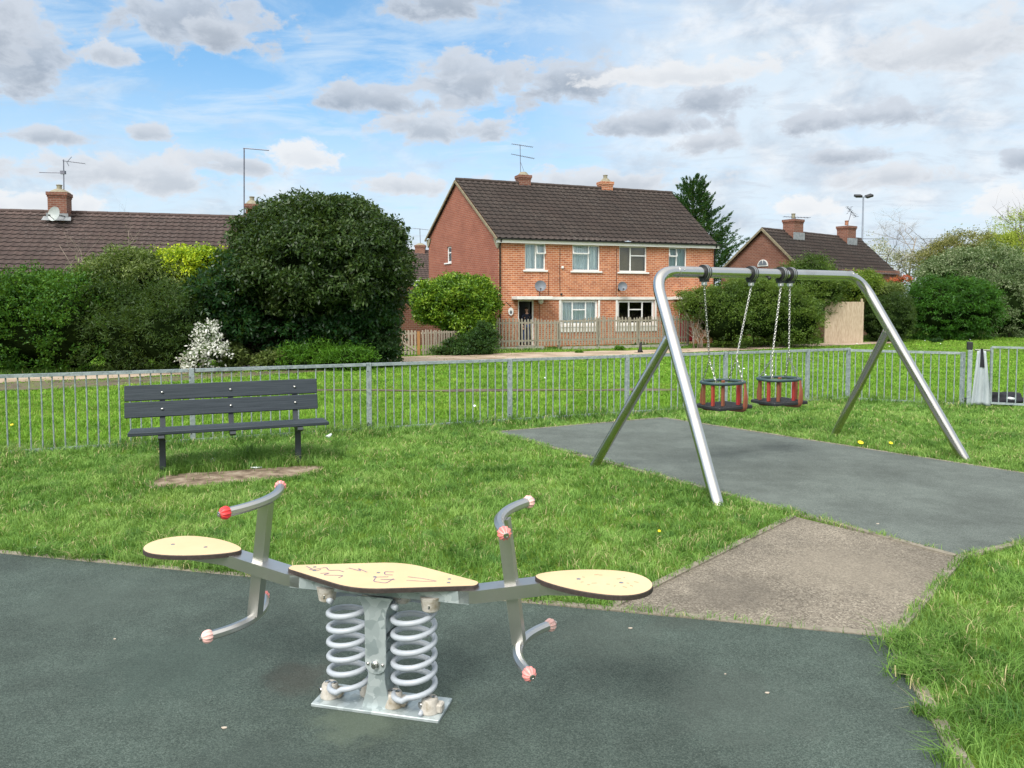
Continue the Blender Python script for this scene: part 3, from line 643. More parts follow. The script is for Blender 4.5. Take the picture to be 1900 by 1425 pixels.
# ------------------------------------------------------------------ spring seesaw
SR = math.atan2(du[1], du[0])
def build_seesaw():
    t = thing('spring_seesaw', 'steel spring seesaw with cream board seats and pink ball-ended handlebars on green rubber', 'seesaw', (base_c[0], base_c[1], .012), SR)
    W = frame(t)
    def mb(): return MB(W)
    mb().rbox((0, 0, .007), (.575, .185, .014), .002).build('base_plate', M['galv'], t)
    for sx in (-1, 1):      # helical springs
        n = 150; turns = 6.15; pth = []
        for i in range(n+1):
            f = i/n; a = math.pi*1.02+f*turns*2*math.pi; z = .075+.385*f
            if f < .04: z = .062+.013*f/.04
            pth.append((sx*.148+.0885*math.cos(a), .0885*math.sin(a), z))
        mb().tube(pth, .0122, 12).build('spring', M['spring'], t, True)
    def clamp(x, y, z, up, sc=1.):
        sc *= 1.02
        m = mb(); pr = [(.040*sc, 0), (.042*sc, .004), (.038*sc, .03), (.034*sc, .052), (.030*sc, .058)] if up > 0 else [(.029, 0), (.036, .006), (.043, .05), (.045, .062)]
        m.lathe(pr, 20, (x, y, z)); 
        if up > 0:
            m.rbox((x+.032, y+.006, z+.02), (.05, .045, .038), .006)
        o = m.build('spring_clamp', M['cast'], t, True, 35)
        b = mb()
        if up > 0:
            for dx in (-.014, .018): b.lathe([(.012, 0), (.012, .004), (.008, .007)], 12, (x+dx, y+.006, z+.056))
        b.lathe([(.0135, 0), (.0145, .003), (.0125, .006)], 12, (x-.034 if up > 0 else x, y-.018 if up > 0 else y-.030, z+.03), (-.6, -.8, 0))
        b.build('clamp_bolt', M['steel_dk'], o, True, 40)
    clamp(-.236, -.015, .014, 1); clamp(-.078, .045, .014, 1); clamp(.062, -.02, .014, 1, 1.05); clamp(.228, -.03, .014, 1)
    clamp(-.236, -.03, .445, -1); clamp(-.06, .03, .445, -1); clamp(.235, -.03, .445, -1); clamp(.085, .03, .445, -1)
    # stub of spring wire through the right clamp
    mb().tube([(.20, -.04, .026), (.205, -.085, .022)], .0095, 10).build('spring_end', M['spring'], t, True)
    # brackets
    def up_pl(y):
        o = [(-.082, .492), (-.066, .470), (-.052, .44), (-.047, .41), (-.047, .215), (-.045, .195), (-.036, .178), (-.018, .166), (0, .163), (.018, .166), (.036, .178), (.045, .195), (.047, .215), (.047, .41), (.052, .44), (.066, .470), (.082, .492)]
        return mb().prism(o[::-1], y-.004, y+.004, 'xz')
    m = up_pl(-.062); m2 = up_pl(.062); m.V += m2.V; off = m.n; m.F += [tuple(i+off for i in f) for f in m2.F]; m.MI += m2.MI; m.n += m2.n
    m.M = W; m.bbox((.0445-.084, -.058, .30), (.041, .058, .306)); m.bbox((.037, -.058, .33), (.042, .058, .47)); m.bbox((-.042, -.058, .33), (-.037, .058, .47))
    m.build('upper_bracket', M['galv'], t)
    m = mb()
    for y in (-.053, .053):
        o = [(-.038, .25), (-.036, .17), (-.040, .12), (-.050, .07), (-.066, .014), (.066, .014), (.050, .07), (.040, .12), (.036, .17), (.038, .25)]
        m.prism(o, y-.004, y+.004, 'xz')
    m.bbox((-.034, -.049, .014), (.034, .049, .12)); m.bbox((.030, -.049, .12), (.036, .049, .24))
    m.build('lower_bracket', M['galv'], t)
    m = mb(); m.lathe([(.017, 0), (.017, .008), (.012, .012), (.011, .02), (.007, .021)], 14, (0, -.066, .205), (0, -1, 0)); m.build('pivot_bolt', M['steel_dk'], t, True, 40)
    for sx in (-1, 1):
        m = mb(); m.lathe([(.0085, 0), (.0075, .004), (.004, .007), (.0005, .008)], 12, (sx*.033, -.066, .206), (0, -1, 0)); m.build('rivet', M['steel'], t, True, 50)
    # beam
    hw = .046
    prof = [(-hw, -.026), (hw, -.026), (hw, .026), (-hw, .026)]
    m = mb(); m.sweep([(-.405, 0, .518), (.405, 0, .518)], prof); m.build('centre_beam', M['galv'], t)
    for sx in (-1, 1):
        m = mb(); m.sweep([(sx*.36, 0, .518), (sx*.43, 0, .524), (sx*.70, 0, .580)], prof, fixed=True)
        m.sweep([(sx*.69, 0, .579), (sx*.73, 0, .583), (sx*.90, 0, .588), (sx*1.09, 0, .592)], prof, fixed=True, scale=[.98, .9, .78, .5]); m.build('arm', M['steel_dull'], t)
        for q in (.86, 1.04):
            b = mb(); b.lathe([(.013, 0), (.013, .012), (.009, .018)], 12, (sx*q, 0, .572), (0, 0, -1)); b.build('under_bolt', M['black'], t, True, 40)
        # teardrop seat
        pts = []
        for k in range(48):
            a = k/48*2*math.pi; c, s = math.cos(a), math.sin(a); w = .172*(1-.42*((1-c)/2)**1.3); 
            pts.append((sx*(.908+.236*math.copysign(abs(c)**.92, c)), w*math.copysign(abs(s)**1.05, s)*(1-.18*(1-c)/2)))
        if sx > 0: pts = pts
        else: pts = pts[::-1]
        m = mb(); m.prism(pts, .600, .620, ch=.003, mi=0, mi_top=1); o = m.build('seat', [M['board_edge'], M['cream']], t)
        for q in (.85, 1.02):
            b = mb(); b.lathe([(.009, 0), (.009, .0012), (.006, .002)], 14, (sx*q, 0, .620)); b.build('seat_bolt', M['steel'], o, True, 50)
        # crossing upright
        sq = .0245
        m = mb(); pr = [(-sq, -sq), (sq, -sq), (sq, sq), (-sq, sq)]
        m.sweep([(sx*.605, 0, .335), (sx*.540, 0, .845)], pr, up=(0, 1, 0)); m.build('upright', M['steel_dull'], t)
        for zz, xc, nm, bow in ((.858, .533, 'handlebar', .058), (.322, .606, 'footrest', .080)):
            pth = []
            for k in range(25):
                f = k/12-1; y = f*.205; pth.append((sx*(xc+bow*abs(f)**2.), y, zz+.004*f))
            r = .0205; pr = [(math.cos(q*math.pi/4+.39)*r*(1.06 if q % 2 else 1), math.sin(q*math.pi/4+.39)*r) for q in range(8)]
            m = mb(); m.sweep(pth, pr, fixed=True); hb = m.build(nm, M['steel_dull'], t, True, 30)
            for e in (0, -1):
                c = np.array(pth[e]); d = c-np.array(pth[1 if e == 0 else -2]); d /= np.linalg.norm(d)
                q = np.array(Vector(d).to_track_quat('Z', 'Y').to_matrix()); V = []; nn = 44; rr = 12
                for i in range(rr+1):
                    th = math.pi*(.04+.90*i/rr)
                    for j in range(nn):
                        a = j/nn*2*math.pi; rad = .0285*(1-.10*abs(math.sin(a*5.5))**.5*math.sin(th)) ; V.append((rad*math.sin(th)*math.cos(a), rad*math.sin(th)*math.sin(a), rad*.92*math.cos(th)+.014))
                V = np.array(V)@q.T+c
                gm = [int(abs(math.sin((j+.5)/nn*2*math.pi*5.5)) < .33) for i in range(rr) for j in range(nn)]
                F = [(i*nn+j, i*nn+(j+1) % nn, (i+1)*nn+(j+1) % nn, (i+1)*nn+j) for i in range(rr) for j in range(nn)]+[tuple(range(nn)), tuple(rr*nn+j for j in range(nn))[::-1]]
                m = mb(); m.add(V, F); m.MI = gm+[0, 0]
                kn = knobm[(nm == 'footrest', sx, e)]; o = m.build('ball_end', [kn, {kr: kr, kp: kk, kk: kh2, kh: kh2}[kn]], hb, True, 60)
                b = mb(); b.lathe([(.011, 0), (.0115, .003), (.009, .0045), (.0055, .0045), (.005, .002)], 12, c+d*.0415, d)
                b.build('end_screw', M['steel_dk'], hb, True, 40)
    # middle board, a rounded diamond
    pts = round_poly([(-.432, -.022), (-.04, -.180), (.432, -.022), (.432, .022), (.04, .180), (-.432, .022)], [.021, .12, .021, .021, .12, .021], 8)
    m = mb(); m.prism(pts, .545, .565, ch=.003, mi=0, mi_top=1); mbd = m.build('middle_board', [M['board_edge'], M['cream']], t)
    for (x, y) in ((-.32, .02), (-.30, -.02), (-.02, .02), (-.015, -.03), (.30, .02), (.31, -.02)): mb().lathe([(.008, 0), (.008, .0012), (.005, .002)], 12, (x, y, .565)).build('board_bolt', M['steel'], mbd, True, 50)
    # pen scribbles on the board
    m = mb(); rg = random.Random(5)
    def pen(pts, w=.0042):
        p = fillet([(x, y, .5659) for x, y in pts], .012, 4); m = mb(); m.sweep(p, [(-w/2, -.0001), (w/2, -.0001), (w/2, .0003), (-w/2, .0003)], fixed=True); m.build('pen_scribble', M['ink'], mbd)
    pen([(-.36, .02), (-.31, -.01), (-.27, .03), (-.24, -.005), (-.20, .01), (-.17, -.005)]); pen([(-.33, -.01), (-.29, -.025), (-.28, .0)])
    pen([(-.26, -.045), (-.22, -.03), (-.24, -.06), (-.15, -.045), (-.16, -.075)]); pen([(-.17, .045), (-.10, .02), (-.13, .05), (-.07, .015)])
    pen([(.04, .045), (.0, .04), (.015, .005), (.05, .01)]); pen([(.04, -.015), (-.01, -.03), (.0, -.08), (.06, -.085), (.07, -.03)]); pen([(.02, -.05), (.08, -.04)])
    pen([(.12, .005), (.19, .0), (.26, -.015), (.20, -.03), (.13, -.035)], .0030)
    for k in range(14):
        x = .86+rg.random()*.22; y = rg.uniform(-.06, .07); m = mb(); m.sweep([(x, y, .6206), (x+rg.uniform(.006, .02), y+rg.uniform(-.008, .008), .6206)], [(-.001, 0), (.001, 0), (.001, .0003), (-.001, .0003)], fixed=True); m.build('scratch', M['pot'], t)
def knob(name, a, b):
    m = bpy.data.materials.new(name); m.use_nodes = True; k = NT(m.node_tree); bs = k.n['Principled BSDF']
    V = k.node('ShaderNodeTexCoord').outputs['Object']; n = k.noise(V, 30, 3); g = k.node('ShaderNodeNewGeometry')
    f = k.step(k.math('ADD', k.math('MULTIPLY', n, .5), k.math('MULTIPLY', k.step(g.outputs['Pointiness'], .46, .54), .5)), .3, .7)
    k.set(bs.inputs['Base Color'], k.mix(f, a, b)); bs.inputs['Roughness'].default_value = .45; return m
kr = knob('faded_red_ball', (.80, .045, .05), (.86, .20, .19)); kp = knob('pale_pink_ball', (.84, .50, .46), (.90, .80, .76)); kh = knob('half_faded_ball', (.82, .22, .2), (.90, .74, .70)); kk = knob('pink_ball', (.84, .28, .26), (.90, .66, .62))
kh2 = knob('faded_pink_groove', (.82, .20, .19), (.86, .34, .32))
knobm = {(False, -1, 0): kr, (False, -1, -1): kk, (False, 1, 0): kh, (False, 1, -1): kp, (True, -1, 0): kp, (True, -1, -1): kh, (True, 1, 0): kk, (True, 1, -1): kp}
build_seesaw()

# ------------------------------------------------------------------ toddler swings
def chain_pts(a, b, pitch=.027): 
    a = np.array(a, float); b = np.array(b, float); n = max(2, int(np.linalg.norm(b-a)/pitch)); return a, b, n
def chain(m, a, b, pitch=.027, r=.0029, w=.008, roll=0):
    a = np.array(a, float); b = np.array(b, float); L = np.linalg.norm(b-a); n = max(2, round(L/pitch)); d = (b-a)/L; pitch = L/n
    s = np.cross(d, [0, 1, .1]); s /= np.linalg.norm(s); q = np.cross(d, s)
    for i in range(n):
        c = a+d*pitch*(i+.5); u, v = (s, q) if (i+roll) % 2 else (q, s); hl = pitch/2+.0045; pth = []
        ca, sa = math.cos(.35), math.sin(.35); u2 = u*ca+v*sa
        for k in range(12):
            t = k/12*2*math.pi; e = hl-w; pth.append(c+u2*w*math.cos(t)+d*(w*math.sin(t)+math.copysign(e, math.sin(t)) if abs(math.sin(t)) > .01 else 0))
        m.tube(pth, r, 5, closed=True)
F1, F2, F3, F4 = G(1331, 935), G(1101, 867), G(1789, 852), G(1548, 808)
def build_swings():
    mid1, mid2 = (F1+F2)/2, (F3+F4)/2; ux = mid2-mid1; ux /= np.linalg.norm(ux); nx = np.array([-ux[1], ux[0], 0]); ZB = 2.03
    b0 = mid1+nx*.27
    def bar_t(u, z=ZB):
        k = ray(u, 505); k = k[0]/k[1]; return (k*b0[1]-b0[0])/(ux[0]-k*ux[1])
    tA, tB = bar_t(1213), bar_t(1594); CA, CB = b0+ux*tA, b0+ux*tB; CA[2] = CB[2] = ZB
    t = thing('swing_frame', 'bent stainless steel tube A-frame holding two toddler swings', 'swing frame', (CA+CB)/2*np.array([1, 1, 0]))
    rt = .056
    foot1, foot3 = F1+(F1-CA)/ZB*.12, F3+(F3-CB)/ZB*.12
    m = MB(); m.tube(fillet([foot1, CA, CB, foot3], .27, 14), rt, 28); m.build('main_tube', M['steel'], t, True, 50)
    for F_, C_, ft in ((F2, CA, F1), (F4, CB, F3)):
        j = C_+(ft-C_)*.30; d = (F_-j); m = MB(); m.tube([j, F_+d*.08], .047, 24); o = m.build('rear_leg', M['steel_dk'], t, True, 50)
        m = MB(); dd = d/np.linalg.norm(d); m.tube([j+dd*.045, j+dd*.075], .050, 24); m.build('weld_collar', M['steel'], o, True, 50)
    for tt in (bar_t(1257), bar_t(1578)):
        c = b0+ux*tt; c[2] = ZB; m = MB(); m.tube([c-ux*.012, c+ux*.012], rt+.003, 28); m.build('joint_ring', M['steel_dull'], t, True, 50)
        c2 = c+ux*.05-nx*.0535+np.array([0, 0, .02]); m = MB(); m.lathe([(.008, 0), (.006, .005), (.001, .007)], 10, c2, -nx); m.build('bolt', M['steel_dk'], t, True, 50)
    c = b0+ux*bar_t(1420); c[2] = ZB-.03; m = MB(); m.lathe([(.016, 0), (.02, .02), (.012, .03)], 12, c-nx*.045+np.array([0, 0, -.01]), (-nx[0], -nx[1], -.6)); m.build('bar_plug', M['black'], t, True, 50)
    # each swing
    for si, (ul, ur, uc, vc, wdt, lab) in enumerate(((1307, 1394, 1341, 709, 82, 'toddler cage swing nearer the left bend of the steel frame'), (1449, 1466, 1445, 703, 78, 'toddler cage swing whose two chains hang from adjoining clamps on the bar'))):
        hs = []
        tcen = (bar_t(ul)+bar_t(ur))/2; cc = b0+ux*tcen
        S = P(uc, vc, cc[1]-.02); R0 = wdt*S[1]/FPX/2; yaw = math.atan2(ux[1], ux[0])+(.0 if si == 0 else -.10)
        th = thing('toddler_swing', lab, 'swing', (S[0], S[1], S[2]), yaw, 'toddler swings on the steel frame'); W = frame(th)
        cy, sy = math.cos(yaw), math.sin(yaw); ex = np.array([cy, sy, 0]); ey = np.array([-sy, cy, 0])
        for q, ux_px in enumerate((ul, ur)):
            c = b0+ux*bar_t(ux_px); c[2] = ZB; m = MB()
            for dx in (-.026, .0, .026): m.tube([c+ux*(dx-.0085), c+ux*(dx+.0085)], rt+(.022 if dx else .016), 26)
            m.box(c+np.array([0, 0, -rt-.016]), (.085, .055, .05), (0, 0, math.atan2(ux[1], ux[0])))
            cl = m.build('hanger_clamp', M['black'], th, True, 40)
            m = MB()
            for dx in (-.013, .013): m.tube([c+ux*(dx-.0055), c+ux*(dx+.0055)], rt+.0235, 26)
            m.rbox(c+np.array([0, 0, -rt-.055]), (.05, .045, .05), .006, (0, 0, math.atan2(ux[1], ux[0]))); m.build('clamp_band', M['steel_dull'], cl, True, 40)
            m = MB(); top = c+np.array([0, 0, -rt-.075]); sgn = -1 if q == 0 else 1
            yj = S+ex*sgn*R0*.84+np.array([0, 0, .245]); yj[2] = S[2]+.245
            if si == 1: yj = S+ex*sgn*R0*.52+np.array([0, 0, .235])+ey*(-.02)
            m.tube([top+np.array([.012*math.cos(a), 0, .012*math.sin(a)-.01]) for a in np.linspace(0, 2*math.pi, 12, False)], .004, 6, closed=True)
            chain(m, top-np.array([0, 0, .02]), yj)
            e1_ = S+ex*sgn*R0*.80-ey*R0*.42+np.array([0, 0, .012]); e2_ = S+ex*sgn*R0*.80+ey*R0*.42+np.array([0, 0, .012])
            chain(m, yj, e1_, roll=1); chain(m, yj, e2_)
            m.build('chain', M['chain'], th, True, 60)
        # ring
        m = MB(W); ring = []
        for k in range(40):
            a = k/40*2*math.pi; ring.append((R0*math.copysign(abs(math.cos(a))**.85, math.cos(a)), R0*.80*math.copysign(abs(math.sin(a))**.85, math.sin(a)), 0))
        m.tube(ring, .0175, 12, closed=True); m.build('top_ring', M['ringgreen'], th, True)
        hgt = .235
        for (ax, ay, mt) in ((-.86, -.30, 'red'), (-.52, -.60, 'redbrown'), (.40, -.62, 'red'), (.86, -.25, 'redbrown'), (-.86, .35, 'redbrown'), (.55, .58, 'redbrown')):
            x, y = ax*R0, ay*R0*.9; m = MB(W)
            m.rbox((x, y, -hgt/2), (.038, .026, hgt), .004, (0, 0, random.uniform(-.3, .3))); m.build('cage_post', M[mt], th)
        for (yy, x0) in ((-.78, .55), (.70, -.5)):      # crotch straps
            x, y = x0*R0, yy*R0
            m = MB(W); pr = [(-.024, 0), (-.015, .008), (.015, .008), (.024, 0), (.015, -.006), (-.015, -.006)]
            pth = fillet([(x, y*1.03, -.005), (x*1.0, y*1.12, -hgt*.55), (x, y*1.06, -hgt-.055), (x*.4, y*.2, -hgt-.05)], .05, 6); n = len(pth)
            m.sweep(pth, pr, up=(0, -1, 0), scale=[.7+.75*math.sin(min(1, i/(n*.6))*math.pi*.55) for i in range(n)]); m.build('crotch_strap', M['redbrown'], th, True, 40)
        m = MB(W); m.rbox((0, -.01, -hgt-.018), (R0*2.06, R0*1.62, .036), .008); o = m.build('seat', M['black'], th)
        m = MB(W)
        for k in range(-3, 4): m.rbox((k*R0*.27, -.01, -hgt+.002), (.03, R0*1.5, .006), .002)
        m.build('seat_rib', M['black'], o)
build_swings()

# ------------------------------------------------------------------ bench
def build_bench():
    a, b = BENCH_L, BENCH_R; rz = math.atan2(FD[1], FD[0])+.0; mid = (a+b)/2+FD*.06; mid[2] = 0
    t = thing('park_bench', 'charcoal plank bench on two posts in front of the grey railing', 'bench', mid, rz); W = frame(t); half = .955
    def plank(name, y, z, w, th, tilt, x0=0.):
        m = MB(W); m.rbox((x0, y, z), (half*2, w, th), .006, (tilt, 0, 0)); return m.build(name, M['slate'], t)
    SH = .445
    plank('seat_plank', -.125, SH, .145, .036, R(-2)); plank('seat_plank', .025, SH-.006, .145, .036, R(-4)); plank('seat_plank', .165, SH-.012, .11, .036, R(-4))
    p1 = []; bt = R(90-13)
    for z, nm in ((.630, 0), (.797, 1)):
        y = .235+(z-.6)*.24; o = plank('back_plank', y, z, .160, .034, bt, -.055); p1.append((y, z, o))
    for x in (-.66, .0, .66):
        m = MB(W); m.sweep([(x, .205, SH-.06), (x, .235, .50), (x, .315, .84)], [(-.026, -.018), (.026, -.018), (.026, .018), (-.026, .018)], up=(0, -1, 0)); o = m.build('back_support', M['bench_post'], t)
        for y, z, pl in p1:
            b = MB(W); b.lathe([(.014, 0), (.012, .006), (.006, .010), (.001, .011)], 14, (x-.0, y-.0225, z+.002), (0, -1, .23)); b.build('coach_bolt', M['steel_dk'], pl, True, 50)
    for x in (-.66, .0, .66):
        m = MB(W); m.prism([(-.20, SH-.02), (.22, SH-.03), (.22, SH-.075), (-.13, SH-.075), (-.21, SH-.045)], x-.028, x+.028, 'xz'); V = m.V[-1]
        # turn the prism so that it runs front to back
        w = np.array(W.inverted()); Vl = V@w[:3, :3].T+w[:3, 3]; Vl = np.stack([Vl[:, 1], Vl[:, 0], Vl[:, 2]], 1); wm = np.array(W); m.V[-1] = Vl@wm[:3, :3].T+wm[:3, 3]
        m.build('seat_bracket', M['bench_post'], t)
    for x in (-.66, .66):
        m = MB(W); m.rbox((x, .03, (SH-.07)/2-.05), (.058, .058, SH-.07+.1), .004); m.build('leg', M['bench_post'], t)
build_bench()

# ------------------------------------------------------------------ railing round the play area
def rail_panel(parent, a, b, h, missing=(), end_in=.04):
    a = np.array(a, float); b = np.array(b, float); a[2] = b[2] = 0; L = np.linalg.norm(b-a); d = (b-a)/L
    m = MB(); pr = [(-.022, -.019), (.022, -.019), (.022, .019), (-.022, .019)]
    m.sweep([a+d*end_in+[0, 0, h], b-d*end_in+[0, 0, h]], pr); o = m.build('rail_panel', M['galv_fence'], parent)
    m = MB(); m.sweep([a+d*end_in+[0, 0, .035], b-d*end_in+[0, 0, .035]], pr); m.build('bottom_rail', M['galv_fence'], o)
    n = max(2, round(L/.112)); m = MB()
    for i in range(1, n):
        if i in missing: continue
        p = a+d*(L*i/n); j = d*random.gauss(0, .003); m.tube([p+[0, 0, .035], p+j+[0, 0, h*.5], p+j*.4+[0, 0, h-.012]], .0085, 7)
    m.build('railing_bar', M['galv_fence'], o, True, 60)
def post(parent, p, h, w=.062, cap=False):
    m = MB(); m.rbox((p[0], p[1], h/2-.08), (w, w*.8, h+.16), .003, (0, 0, math.atan2(FD[1], FD[0]))); o = m.build('post', M['galv_fence'], parent)
    nn = np.array([FD[1], -FD[0], 0])
    for z in (.12, h-.11): MB().lathe([(.008, 0), (.006, .004)], 8, np.array([p[0], p[1], z])+nn*(w*.4)-FD*w*.3, nn).build('fixing_hole', M['black'], o)
def build_fence():
    t = thing('metal_railing', 'galvanised vertical bar railing around the play area, bent at one corner', 'railing', FC)
    def on_line(u):
        k = ray(u, 760); k = k[0]/k[1]; s = (k*FP0[1]-FP0[0])/(FD[0]-k*FD[1]); return FP0+FD*s
    H = .905
    ps = [on_line(u) for u in (357, 685, 946, 1163, 1345, 1497, 1572)]; ps = [ps[0]-FD*2.15*i for i in (3, 2, 1)]+ps
    ms = {4: (9,), 5: (10,), 6: (6, 13), 3: (12,)}
    for i, p in enumerate(ps):
        post(t, p, H+.01)
        if i+1 < len(ps): rail_panel(t, p, ps[i+1], H-.012, ms.get(i, ()))
    post(t, FG, H-.01); rail_panel(t, FC, FG, H-.03)
    # the gate and its posts
    gd = (FG-FC); gd[2] = 0; gd /= np.linalg.norm(gd); rg_ = math.atan2(gd[1], gd[0])
    g0 = FG+gd*.10; 
    m = MB(); m.rbox((g0[0], g0[1], .44), (.065, .06, 1.08), .004, (0, 0, rg_)); gp = m.build('gate_post', M['galv_fence'], None); tag(gp, 'broad galvanised gate post with a black cap', 'gate post')
    m = MB(); m.rbox((g0[0]-gd[0]*.01, g0[1]-gd[1]*.01, 1.0), (.085, .08, .13), .01, (0, 0, rg_)); m.build('post_cap', M['black'], gp)
    g1 = g0+gd*.30
    gt = thing('metal_gate', 'galvanised bar gate in the railing beyond the pale hanging cloth', 'gate', g1*np.array([1, 1, 0]))
    ge = g1+gd*1.15; m = MB(); pr = [(-.016, -.016), (.016, -.016), (.016, .016), (-.016, .016)]
    fr = [g1+[0, 0, .08], g1+[0, 0, .985], ge+[0, 0, .985], ge+[0, 0, .08]]
    for p, q in ((fr[0], fr[1]), (fr[1]-[0, 0, .0], fr[2]), (fr[2], fr[3]), (fr[3], fr[0])): m.sweep([np.array(p), np.array(q)], pr)
    m.build('gate_frame', M['galv_fence'], gt)
    m = MB()
    for i in range(1, 10):
        p = g1+gd*1.15*i/10; m.tube([p+[0, 0, .1], p+[0, 0, .97]], .009, 7)
    m.build('gate_bar', M['galv_fence'], gt, True, 60)
    m = MB(); m.rbox(g0+gd*.17+np.array([0, 0, .93]), (.22, .05, .03), .006, (0, 0, rg_)); m.rbox(g0+gd*.2+np.array([0, 0, .89]), (.05, .06, .06), .006, (0, 0, rg_)); m.build('latch', M['steel'], gt)
    post(t, ge+gd*.09, H+.05, .08); rail_panel(t, ge+gd*.12, ge+gd*2.2, H-.02)
    # pale cloth hung over the latch arm, with a black strap
    nn = np.array([gd[1], -gd[0], 0]); cl = []; rows, cols = 18, 22
    c0 = g0+gd*.155+nn*.03
    for i in range(rows+1):
        f = i/rows; z = .93-.89*f; hw = .055+.085*f
        for j in range(cols+1):
            s = j/cols*2-1; wv = math.sin(j/cols*math.pi*5+f*1.5)*.016*(.3+f); slit = 0
            cl.append(c0+gd*(s*hw+.01*f)+nn*(wv+.015*math.sin(f*5))+np.array([0, 0, z+.012*math.cos(s*3)]))
    F = [(i*(cols+1)+j, i*(cols+1)+j+1, (i+1)*(cols+1)+j+1, (i+1)*(cols+1)+j) for i in range(rows) for j in range(cols)]
    o = mesh_obj('hanging_cloth', np.array(cl), F, M['cloth'], None, True); md = o.modifiers.new('thick', 'SOLIDIFY'); md.thickness = .012
    tag(o, 'pale grey cloth hanging from the gate latch down to the grass', 'cloth')
    s0 = c0+nn*.035; m = MB(); m.sweep([s0+[0, 0, .96], s0+gd*.005+[0, 0, .85], s0+gd*.012+[0, 0, .66]], [(-.022, -.004), (.022, -.004), (.022, .004), (-.022, .004)], up=tuple(nn), scale=[.8, 1, 1.5])
    tag(m.build('black_strap', M['darkcloth']), 'short black strap dangling over the pale cloth at the gate', 'strap')
    return gd
GD = build_fence()

def blob_mesh(name, c, rad, mt, seed, parent=None, seg=(24, 14), amp=.3, f=2.2, label=None, cat=None):
    rg = np.random.default_rng(seed); V = []; ph = rg.random((6, 3))*6.28; fr = rg.normal(0, f, (6, 3))
    for i in range(seg[1]+1):
        th = math.pi*i/seg[1]
        for j in range(seg[0]):
            a = j/seg[0]*2*math.pi; d = np.array([math.sin(th)*math.cos(a), math.sin(th)*math.sin(a), math.cos(th)])
            w = 1+amp*sum(math.sin(fr[q]@d+ph[q, 0]) for q in range(6))/3; V.append(np.array(c)+d*np.array(rad)*w)
    n = seg[0]; F = [(i*n+j, (i+1)*n+j, (i+1)*n+(j+1) % n, i*n+(j+1) % n) for i in range(seg[1]) for j in range(n)]
    o = mesh_obj(name, np.array(V), F, mt, parent, True)
    if label: tag(o, label, cat)
    return o
g = G(1838, 752)
m_ = blob_mesh('dark_jacket', g+np.array([0, .0, .075]), (.40, .15, .12), M['darkcloth'], 3, None, (40, 20), .55, 3.4, 'crumpled dark jacket lying on the grass behind the gate', 'clothing')
blob_mesh('jacket_patch', g+np.array([.24, -.15, .13]), (.075, .02, .03), M['paper'], 4, m_, (12, 6), .2)
g = G(1792, 749); blob_mesh('black_shoe', g+np.array([.0, -.03, .045]), (.09, .05, .055), M['darkcloth'], 9, None, (16, 8), .25, 2, 'small black shoe or bundle at the foot of the gate post', 'shoe')

